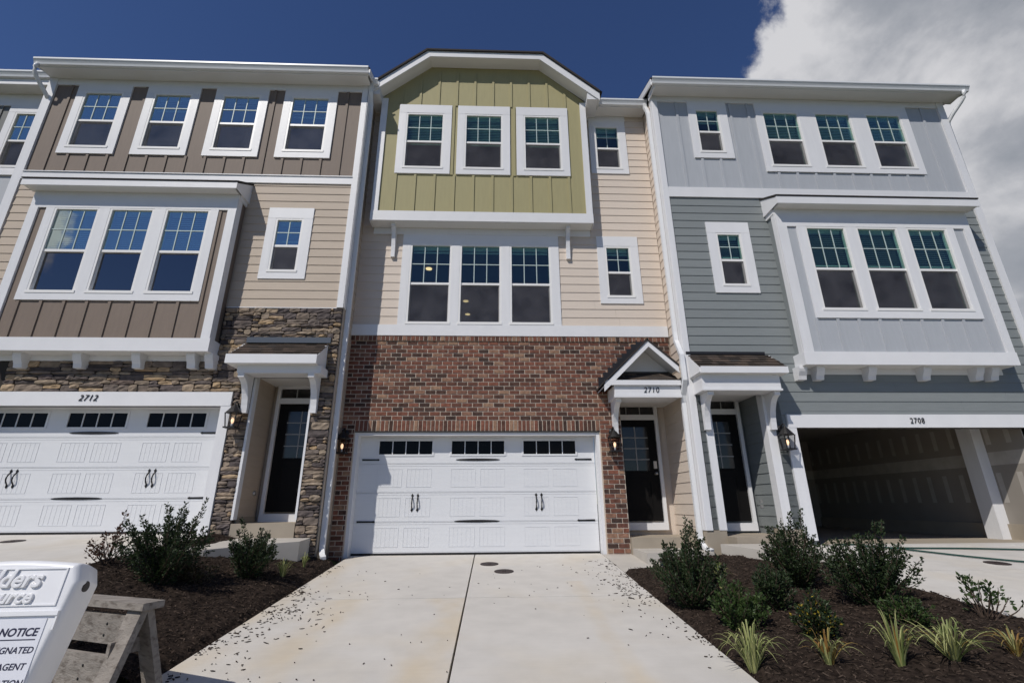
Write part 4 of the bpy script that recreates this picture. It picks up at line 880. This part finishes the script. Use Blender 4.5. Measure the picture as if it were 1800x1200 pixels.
rooms(h3, R0 + .15, R1 - .15, [4.1, 7.0, 10.1], YL)
c0, c1 = 6.20, 10.39
b2 = [window(h3, a, b, 4.505, 6.31, YB, 3, blind=.45) for a, b in ((6.82, 7.61), (7.915, 8.73), (9.005, 9.81))]
bay3 = wallpart(h3, 'bay_wall', PALE, c0 + .02, c1 - .02, 3.36, 6.80, YB, b2, .10)
B('bay_side', SLATE, h3, c0 + .02, c0 + .12, YB + .10, YL, 3.36, 6.8); B('bay_side', SLATE, h3, c1 - .12, c1 - .02, YB + .10, YL, 3.36, 6.8)
B('bay_soffit', SOFF, h3, c0 + .01, c1 - .01, YB + .001, YL, 3.345, 3.359)
battens(bay3, YB, [6.60 + .4258 * i for i in range(9)], 3.595, 6.35, [(6.605, 10.01, 4.295, 7)], PALE)
trim(h3, b2, 6.605, 10.01, 4.295, 6.35, YB)
B('bay_frieze', WHITE, h3, c0, c1, YB - .03, YB, 6.351, 6.80); B('bay_fascia', WHITE, h3, c0 - .02, c1 + .01, YB - .045, YB, 3.34, 3.595)
B('bay_fascia', WHITE, h3, c0 - .02, c0 + .019, YB + .001, YL, 3.34, 3.595)
for a, b in ((c0, c0 + .20), (c1 - .15, c1)): B('corner_board', WHITEV, h3, a, b, YB - .036, YB, 3.595, 6.35)
B('corner_board', WHITEV, h3, c0 - .004, c0 + .018, YB + .001, YB + .12, 3.595, 6.66); B('bay_frieze', WHITE, h3, c0 - .012, c0 + .018, YB + .001, YL, 6.661, 6.78)
B('bay_eave_soffit', SOFF, h3, c0 - .03, c1 + .10, YB - .23, YB, 6.765, 6.785); B('bay_eave_fascia', WHITE, h3, c0 - .05, c1 + .12, YB - .26, YB - .23, 6.755, 6.92)
MB().prism([(YB - .27, 6.922), (YL, 7.20), (YL, 7.24), (YB - .28, 6.95)], 'x', c0 - .06, c1 + .13).build('bay_roof', ROOFM, h3)
MB().prism([(YB - .23, 6.765), (YL, 6.765), (YL, 7.195), (YB - .23, 6.92)], 'x', c0 - .045, c0 - .004).build('bay_roof_end', WHITE, h3)
for x in (6.19, 6.535, 7.555, 8.64, 9.70, 10.01): corbel(h3, x, .155, YL, 3.344, .25, .23)
B('lower_frieze', WHITE, h3, c0 + .02, c1 - .05, YL - .03, YL, 3.23, 3.344)
# open garage
B('garage_header_trim', WHITE, h3, 5.80, R1, YL - .05, YL + .16, 2.20, 2.445); B('garage_casing', WHITEV, h3, 5.735, 5.945, YL - .045, YL + .16, .25, 2.20)
B('garage_casing', WHITEV, h3, 10.52, 10.72, YL - .045, YL + .16, .25, 2.20)
text_on_front('house_number', '2708', .15, 8.30, YL - .052, 2.322, BLACK, h3, .05, .006, .85)
gi = MB(); gi.box(10.52, 10.62, YL + .16, 6, .45, 2.75).box(5.80, 5.90, YL + .16, 6, .1, 2.75).box(5.90, 10.52, 6, 6.1, .1, 2.75).box(5.90, 10.52, YL + .16, 6, 2.75, 2.85).box(10.4, 10.519, .32, .60, 2.0, 2.749)
gi.box(5.90, 10.52, YL + .151, YL + .159, 2.445, 2.75)
gi.build('garage_interior_wall', DRYW, h3); B('garage_stem_wall', CONC2, h3, 10.47, 10.62, YL + .16, .299, .1, .45); B('garage_stem_wall', CONC2, h3, 10.47, 10.62, .621, 6, .1, .45)
B('garage_pilaster', WHITEV, h3, 10.30, 10.519, .30, .62, .166, 2.749); B('garage_floor', CONC2, h3, 5.90, 10.60, -.449, 6, .0, .165)
B('garage_slab_edge', CONC, h3, 5.70, 10.8, -.75, -.452, .05, .168)
# porch of house 3
B('foundation', CONC2, h3, R0 - .002, 4.36, YL - .02, .2, -.3, .43)
B('porch_casing', WHITEV, h3, 4.235, 4.37, YL - .03, YL + .16, .43, 2.86); B('porch_casing', WHITEV, h3, 5.39, 5.555, YL - .03, YL + .16, .43, 2.90)
ps = MB().box(5.41, 5.52, YL + .15, .25, .2, 3.0).build('porch_side_wall', SLATE, h3); lap(ps, side_l(5.41), YL + .15, .15, .46, 2.95, .1885, [], SLATE)
B('porch_side_wall', SLATE, h3, 4.25, 4.355, YL + .15, .25, .2, 3.0); B('porch_back_wall', SLATE, h3, 4.25, 5.5, .201, .30, .2, 3.0); B('porch_ceiling', SOFF, h3, 4.30, 5.45, YL, .25, 2.861, 2.90)
entry_door(h3, 4.40, 5.262, .545, 2.593, .15, False, (2.70, 2.885))
MB().box(4.361, 5.55, -1.0, .15, -.1, .335).build('stoop', CONC2, h3); B('foundation', CONC2, h3, 5.40, 5.72, YL - .01, -.3, -.1, .44)
mb = MB().box(5.395, 5.409, -.10, .02, .78, .93).build('outlet_cover', METAL, h3)
shed_roof(h3, 4.06, 5.68, YL - .005, 3.62, -1.165, 3.235)
B('porch_flashing', FLASH, h3, 4.03, 5.60, YL - .05, YL - .02, 3.62, 3.675); B('porch_fascia', WHITE, h3, 4.06, 5.685, -1.20, -1.165, 3.12, 3.24); B('porch_soffit', SOFF, h3, 4.06, 5.68, -1.165, YL - .05, 3.119, 3.14)
for a in (4.045, 5.66): MB().prism([(-1.165, 3.14), (YL - .05, 3.14), (YL - .05, 3.60), (-1.165, 3.23)], 'x', a, a + .025).build('porch_rake', WHITE, h3)
B('porch_beam', WHITE, h3, 4.10, 5.56, -1.08, YL - .05, 2.85, 3.118); B('beam_moulding', WHITE, h3, 4.085, 5.575, -1.10, YL - .05, 2.815, 2.849)
for x in (4.25, 5.49): bracket(h3, x, .105, YL - .032, 2.814, .66, .36)
lantern(5.645, YL - .02, 2.06, 'black wall lantern beside the open garage')
# ================================================================== HOUSE 4: sliver of the next unit at far left
h4 = empty('townhouse', (-11.5, 0, .6), 'grey townhouse glimpsed at the far left edge', 'townhouse')
o4 = window(h4, -11.04, -10.615, 8.24, 9.72, 0, 2, glass=GLASSB)
wallpart(h4, 'board_wall', DKGREY, -14, -9.86, 8.22, 10.3, 0, [o4]); wallpart(h4, 'panel_wall', PALE, -14, -9.86, .5, 8.22, 0, [])
trim(h4, [o4], -11.24, -10.42, 8.10, 9.95, 0); B('band_board', WHITE, h4, -14, -9.86, -.045, -.001, 7.98, 8.099); battens(h4, 0, [-11.45, -11.86, -12.27], 8.1, 9.95, [], DKGREY)
B('frieze_board', WHITE, h4, -14, -9.86, -.03, -.001, 9.951, 10.3); B('soffit', SOFF, h4, -14, -9.87, -.32, 0, 10.301, 10.32); B('fascia', WHITE, h4, -14, -9.87, -.345, -.32, 10.29, 10.46); gutter(h4, -14, -9.88, -.345, 10.60, .15, .12); main_roof(h4, -14, -9.95, -.36, 10.60, 5.5, .3)
rooms(h4, -13.9, -10, [7.1, 10.2], 0)
# ------------------------------------------------------------------ driveway lids, hose
for x, y, lb in ((.24, -.75, 'round brown cleanout lid nearer the garage door'), (.47, -1.33, 'round brown cleanout lid farther from the garage door'), (-7.15, -1.15, 'round lid in the left driveway'), (7.53, -2.2, 'round lid beside the green hose')):
    r = empty('cleanout_lid', (x, y, gz(x, y) + .002), lb, 'lid', 'round cleanout lids in the driveway')
    o = MB().lathe(0, 0, [(.150, -.006), (.152, .004), (.138, .007), (.134, .003)], 28).build('rim', LID, r, False, True); o.rotation_euler.x = math.atan(.075)
    o = MB().lathe(0, 0, [(.132, -.006), (.132, .004), (.03, .005), (.028, .012), (.015, .013)], 28).build('cover', LID, r, False, True); o.rotation_euler.x = math.atan(.075)
hp = MB(); pts = [(6.3, -.55), (6.9, -.93), (7.4, -1.02), (8.3, -1.12), (9.5, -1.4), (10.6, -1.7)]
hp2 = [(6.5, -.62), (7.0, -1.0), (7.18, -1.25), (7.5, -1.75), (7.9, -2.2), (8.6, -2.75), (9.6, -3.2)]
def spl(p):
    out = []
    for i in range(len(p) - 1):
        p0, p1, p2, p3 = p[max(i - 1, 0)], p[i], p[i + 1], p[min(i + 2, len(p) - 1)]
        for k in range(8):
            t = k / 8; out.append(tuple(.5 * (2 * p1[j] + (p2[j] - p0[j]) * t + (2 * p0[j] - 5 * p1[j] + 4 * p2[j] - p3[j]) * t * t + (3 * p1[j] - p0[j] - 3 * p2[j] + p3[j]) * t ** 3) for j in range(2)))
    return out + [p[-1]]
for p in (pts, hp2): hp.tube([(x, y, max(gz(x, y) + .02, .18 if y > -.76 else -9)) for x, y in spl(p)], .013, 6)
tag(hp.build('garden_hose', HOSE), 'dark green garden hose lying across the right driveway', 'hose')
# ------------------------------------------------------------------ plants
def leafy(mb, p, d, l, wd, rnd):
    u = Vector(d).normalized(); s = u.cross(Vector((rnd.uniform(-1, 1), rnd.uniform(-1, 1), rnd.uniform(-.4, 1)))).normalized() * wd / 2; n = u.cross(s).normalized() * l * .12; p = Vector(p)
    mb.quad(p, p + u * l * .5 + s + n, p + u * l, p + u * l * .5 - s + n)
def shrub(name, label, cat, x, y, zf, h, wd, nst, lpm, lmat, lsz, seed, group=None, spread=.8, extra=None, sparse=0.0):
    rnd = random.Random(seed); z = zf(x, y) - .01; r = empty(name, (x, y, z), label, cat, group); st = MB(); lf = MB(); ex = MB()
    for i in range(nst):
        a = rnd.uniform(0, math.tau); q = math.sqrt(rnd.random()); tx, ty = math.cos(a) * wd / 2 * q, math.sin(a) * wd / 2 * q
        hh = h * (1 - .50 * q ** 2) * rnd.uniform(.60, .95) * (1.28 if rnd.random() < .16 else 1)
        pts = []; b0 = (rnd.uniform(-.06, .06), rnd.uniform(-.06, .06))
        for k in range(7):
            t = k / 6; c = t ** spread; pts.append(Vector((b0[0] + (tx - b0[0]) * c + rnd.uniform(-.012, .012), b0[1] + (ty - b0[1]) * c + rnd.uniform(-.012, .012), hh * t)))
        st.tube(pts, [.008 * (1 - .75 * k / 6) for k in range(7)], 4, False)
        n = int(lpm * hh)
        for j in range(n):
            t = sparse + (1 - sparse) * rnd.random() ** .8; f_ = t * 6; k = min(int(f_), 5); p = pts[k].lerp(pts[k + 1], f_ - k); ax = (pts[k + 1] - pts[k]).normalized()
            side = Vector((rnd.gauss(0, 1), rnd.gauss(0, 1), rnd.gauss(0, .6))).normalized(); off = rnd.random() ** .7 * .080 * (1.08 - .95 * t)
            d = ax * .75 + side * .8; leafy(ex if extra and rnd.random() < extra[1] else lf, p + side * off, d, lsz * rnd.uniform(.7, 1.25), lsz * .55, rnd)
    st.build('stems', TWIG, r, False, True); lf.build('foliage', lmat, r, False, True)
    if extra and ex.v: ex.build('pale_leaves' if extra[0] is not LEAFY else 'yellow_leaves', extra[0], r, False, True)
    return r
def tuft(label, x, y, zf, h, wd, n, seed, brown=0.0, up=False):
    rnd = random.Random(seed); r = empty('grass_clump', (x, y, zf(x, y) - .01), label, 'grass', 'striped grass clumps in the mulch'); g = MB(); o_ = MB()
    for i in range(n):
        a = rnd.uniform(0, math.tau); l = rnd.uniform(.65, 1.1); reach = wd / 2 * rnd.uniform(.30, 1.25) * (0.5 if up and rnd.random() < .5 else 1); top = h * rnd.uniform(.65, 1.05) * (1.25 if reach < wd * .25 else .95)
        b0_ = rnd.uniform(0, .03); arch = rnd.uniform(1.25, 1.7) if (up and reach < wd * .3) else rnd.uniform(1.7, 2.45); mb = o_ if rnd.random() < brown else g; prev = None; hw = rnd.uniform(.005, .010); base = len(mb.v); S = 7
        for k in range(S + 1):
            t = k / S; rr = reach * (t ** 1.1) + b0_; zz = top * math.sin(t * arch) / (1 if arch > 1.57 else math.sin(arch))
            cx, cy = math.cos(a) * rr, math.sin(a) * rr; wv = hw * (1 - t ** 2.2) + .0006; sx, sy = -math.sin(a) * wv, math.cos(a) * wv
            mb.v += [(cx - sx, cy - sy, zz), (cx, cy, zz - wv * .5), (cx + sx, cy + sy, zz)]
        for k in range(S):
            q = base + k * 3; mb.f += [(q, q + 1, q + 4, q + 3), (q + 1, q + 2, q + 5, q + 4)]
    if g.v: g.build('blades', BLADE, r, False, True)
    if o_.v: o_.build('dry_blades', BLADEO, r, False, True)
GS = 'dark green shrubs in the mulch beds'
shrub('shrub', 'tall dark green shrub nearest the brick house driveway, right bed', 'shrub', 2.52, -3.55, zbr, .86, .86, 81, 216, LEAF, .034, 1, GS)
shrub('shrub', 'dark green shrub before the slate house porch walk', 'shrub', 3.99, -3.20, zbr, .80, .82, 70, 216, LEAF, .034, 2, GS)
shrub('shrub', 'widest dark green shrub in front of the open garage', 'shrub', 4.27, -4.02, zbr, .80, 1.0, 89, 225, LEAF, .034, 3, GS)
shrub('shrub', 'low holly shrub at the foot of the tall right-bed shrub', 'shrub', 2.72, -4.25, zbr, .46, .58, 54, 270, LEAFB, .034, 4, GS)
shrub('shrub', 'small dark shrub between the two tall right-bed shrubs', 'shrub', 3.29, -3.88, zbr, .48, .50, 45, 252, LEAF, .034, 5, GS)
shrub('shrub', 'small shrub speckled with yellow leaves', 'shrub', 3.22, -4.66, zbr, .36, .40, 37, 270, LEAF, .034, 6, GS, extra=(LEAFY, .09))
shrub('shrub', 'low light green shrub under the widest shrub', 'shrub', 4.11, -4.60, zbr, .28, .50, 35, 216, LEAFB, .034, 7, GS)
shrub('rose_bush', 'sparse open rose bush at the right driveway edge', 'shrub', 4.86, -4.66, zbr, .40, .58, 15, 60, LEAFB, .045, 8, None, .7, None, .45)
shrub('shrub', 'large dark green shrub before the 2712 garage door', 'shrub', -3.50, -3.26, zbl, .95, 1.02, 81, 207, LEAF, .034, 9, GS, .9)
shrub('shrub', 'medium dark green shrub before the stone house stoop', 'shrub', -2.90, -2.40, zbl, .68, .74, 59, 225, LEAF, .034, 10, GS)
shrub('red_shrub', 'sparse reddish twiggy shrub at the left driveway edge', 'shrub', -4.20, -3.15, zbl, .50, .50, 16, 75, LEAFR, .038, 11, None, .8, None, .3)
shrub('shrub', 'small half-browned shrub between the two left-bed shrubs', 'shrub', -3.30, -2.95, zbl, .30, .56, 29, 162, LEAFN, .034, 12, GS)
tuft('striped grass clump nearest the middle driveway', 2.36, -5.12, zbr, .30, .44, 75, 21)
tuft('small browning grass clump in the front row', 2.92, -5.22, zbr, .20, .38, 40, 22, .55)
tuft('upright striped grass clump with stiff tall blades', 3.40, -5.34, zbr, .30, .40, 50, 23, .15, True)
tuft('widest striped grass clump in the front row', 3.81, -5.36, zbr, .25, .60, 70, 24, .08)
tuft('dry grass clump at the right end of the front row', 4.30, -5.38, zbr, .18, .30, 24, 25, .7)
tuft('pale grass clump behind the tall right-bed shrub', 3.18, -2.85, zbr, .25, .26, 36, 26)
tuft('small green grass clump beside the left shrub', -2.62, -2.02, zbl, .21, .28, 34, 27)
tuft('tiny green grass clump next to the white downspout', -2.58, -1.35, zbl, .17, .20, 24, 28)
# ------------------------------------------------------------------ wooden barricade
bz = gz(-2.4, -5.5); bar = empty('barricade', (-2.60, -5.48, -.42), 'weathered wooden barricade behind the white sign', 'barricade', None, math.radians(-22))
def plank(name, c, size, rot=(0, 0, 0), nails=()):
    o = MB().box(-size[0] / 2, size[0] / 2, -size[1] / 2, size[1] / 2, -size[2] / 2, size[2] / 2).build(name, WOOD, bar, False, True); o.location = c; o.rotation_euler = rot
    for nx, nz in nails:
        k = MB().lathe(0, 0, [(.009, 0), (.009, .003), (.004, .005)], 8).build('nail', BLACK, o, False, True); k.rotation_euler = (math.pi / 2, 0, 0); k.location = (nx, -size[1] / 2, nz)
plank('top_beam', (-.10, .06, .655), (1.35, .15, .045)); 
plank('rail', (-.22, .03, .50), (1.22, .035, .18), (0, 0, 0), ((.44, .03), (.43, -.04)))
plank('rail', (-.26, .0, .25), (1.22, .035, .20), (0, 0, 0), ((.38, .03), (.36, -.05)))
for sx in (.43, -.90):
    for s in (-1, 1): plank('leg', (sx + .04, .06 + s * .12, .31), (.14, .045, .72), (math.radians(18) * s, math.radians(-2), 0))
    plank('leg_brace', (sx - .02, .06, .40), (.03, .26, .09))
# ------------------------------------------------------------------ white moulded sign with notice
sg = empty('sign_stand', (-2.17, -6.82, gz(-2.3, -6.8) - .07), 'white moulded plastic sign stand with a posted notice', 'sign', None, math.radians(3))
LEAN = math.radians(9)
def leafshell(name, m, parent, y0, flip):
    W, H, T = .66, 1.20, .20; mb = MB()
    n = 8; out = []
    for i in range(n + 1): t = i / n; out.append((-W / 2 + .03 + (W - .06) * t, H + .018 * math.sin(math.pi * t)))
    prof = [(-W / 2 + .16, 0), (W / 2 - .16, 0), (W / 2 + .0, H * .93), (W / 2 - .03, H - .0)] + out[::-1][1:-1] + [(-W / 2 + .03, H), (-W / 2 - .0, H * .93)]
    c = (0, H / 2)
    def ins(k): return [(c[0] + (x - c[0]) * k, c[1] + (z - c[1]) * (k + (1 - k) * .35)) for x, z in prof]
    rings = [(.94, T), (.985, T * .55), (1.0, T * .22), (.99, T * .08), (.955, 0.0)]; base = 0
    for k, y in rings: mb.v += [(x, y, z) for x, z in ins(k)]
    m_ = len(prof)
    for r in range(len(rings) - 1):
        for i in range(m_): a, b = r * m_ + i, r * m_ + (i + 1) % m_; mb.f.append((a, b, b + m_, a + m_))
    mb.f.append(tuple(range((len(rings) - 1) * m_, len(rings) * m_))); mb.f.append(tuple(range(m_))[::-1])
    o = mb.build(name, m, parent, False, True); bv = o.modifiers.new('bevel', 'BEVEL'); bv.width = .012; bv.segments = 3; bv.limit_method = 'ANGLE'; bv.angle_limit = math.radians(25)
    o.data.polygons.foreach_set('use_smooth', [True] * len(o.data.polygons)); return o
fl = leafshell('moulded_shell', PLAST, sg, 0, 1); fl.rotation_euler.x = -LEAN
def onleaf(o, x, y, z): o.parent = fl; o.location = (x, y, z)
fr = MB()
for a, b, c, d in ((-.27, .27, 1.172, 1.178), (-.27, .27, 1.005, 1.011), (-.27, -.262, 1.011, 1.172), (.262, .27, 1.011, 1.172)): fr.box(a, b, -.006, .002, c, d)
fr.box(-.30, .30, -.012, .002, .962, .982).box(.292, .30, -.008, .002, .90, .962).box(-.30, -.292, -.008, .002, .90, .962).build('moulded_frame', PLAST, fl, False, True)
def leaftext(name, s, size, x, z, m, shear, ext, bev=0, y=-.002, bold=0):
    me = textmesh(s, size, ext, shear, bev, 'RIGHT', 1, bold); me.materials.clear(); me.materials.append(m)
    if bev: me.polygons.foreach_set('use_smooth', [True] * len(me.polygons))
    o = D.objects.new(name, me); COL.objects.link(o); o.parent = fl; o.location = (x, y, z); o.rotation_euler = (math.pi / 2, 0, 0); WLOC[o.name] = Vector((0, 0, 0)); return o
leaftext('raised_lettering', 'Builders', .112, .160, 1.125, PLAST, .25, .006, .004); leaftext('raised_lettering', 'FirstSource', .086, .145, 1.045, PLAST, .25, .006, .004)
ppr = MB().box(-.255, .255, -.004, .0, .55, .950).build('notice_sheet', PAPER, fl, False, True)
for s, sz, x, z in (('NOTICE', .048, .235, .890), ('DESIGNATED', .038, .245, .815), ('LIEN AGENT', .038, .235, .748), ('INFORMATION', .038, .250, .682)):
    o = leaftext('notice_text', s, sz, x, z, INK, .15, .0006, 0, -.0046, .0012 if s == 'NOTICE' else .0006); o.parent = ppr
u = MB().box(-.0, .235, -.0056, -.0041, .858, .862).build('notice_underline', INK, ppr, False, True)
MB().lathe(0, 0, [(.026, 0), (.026, .004), (.012, .005)], 16).build('side_plug', BLACK, fl, False, True)
pg = [o for o in fl.children if o.name.startswith('side_plug')][0]; pg.location = (.322, .085, 1.09); pg.rotation_euler = (0, math.pi / 2, 0)
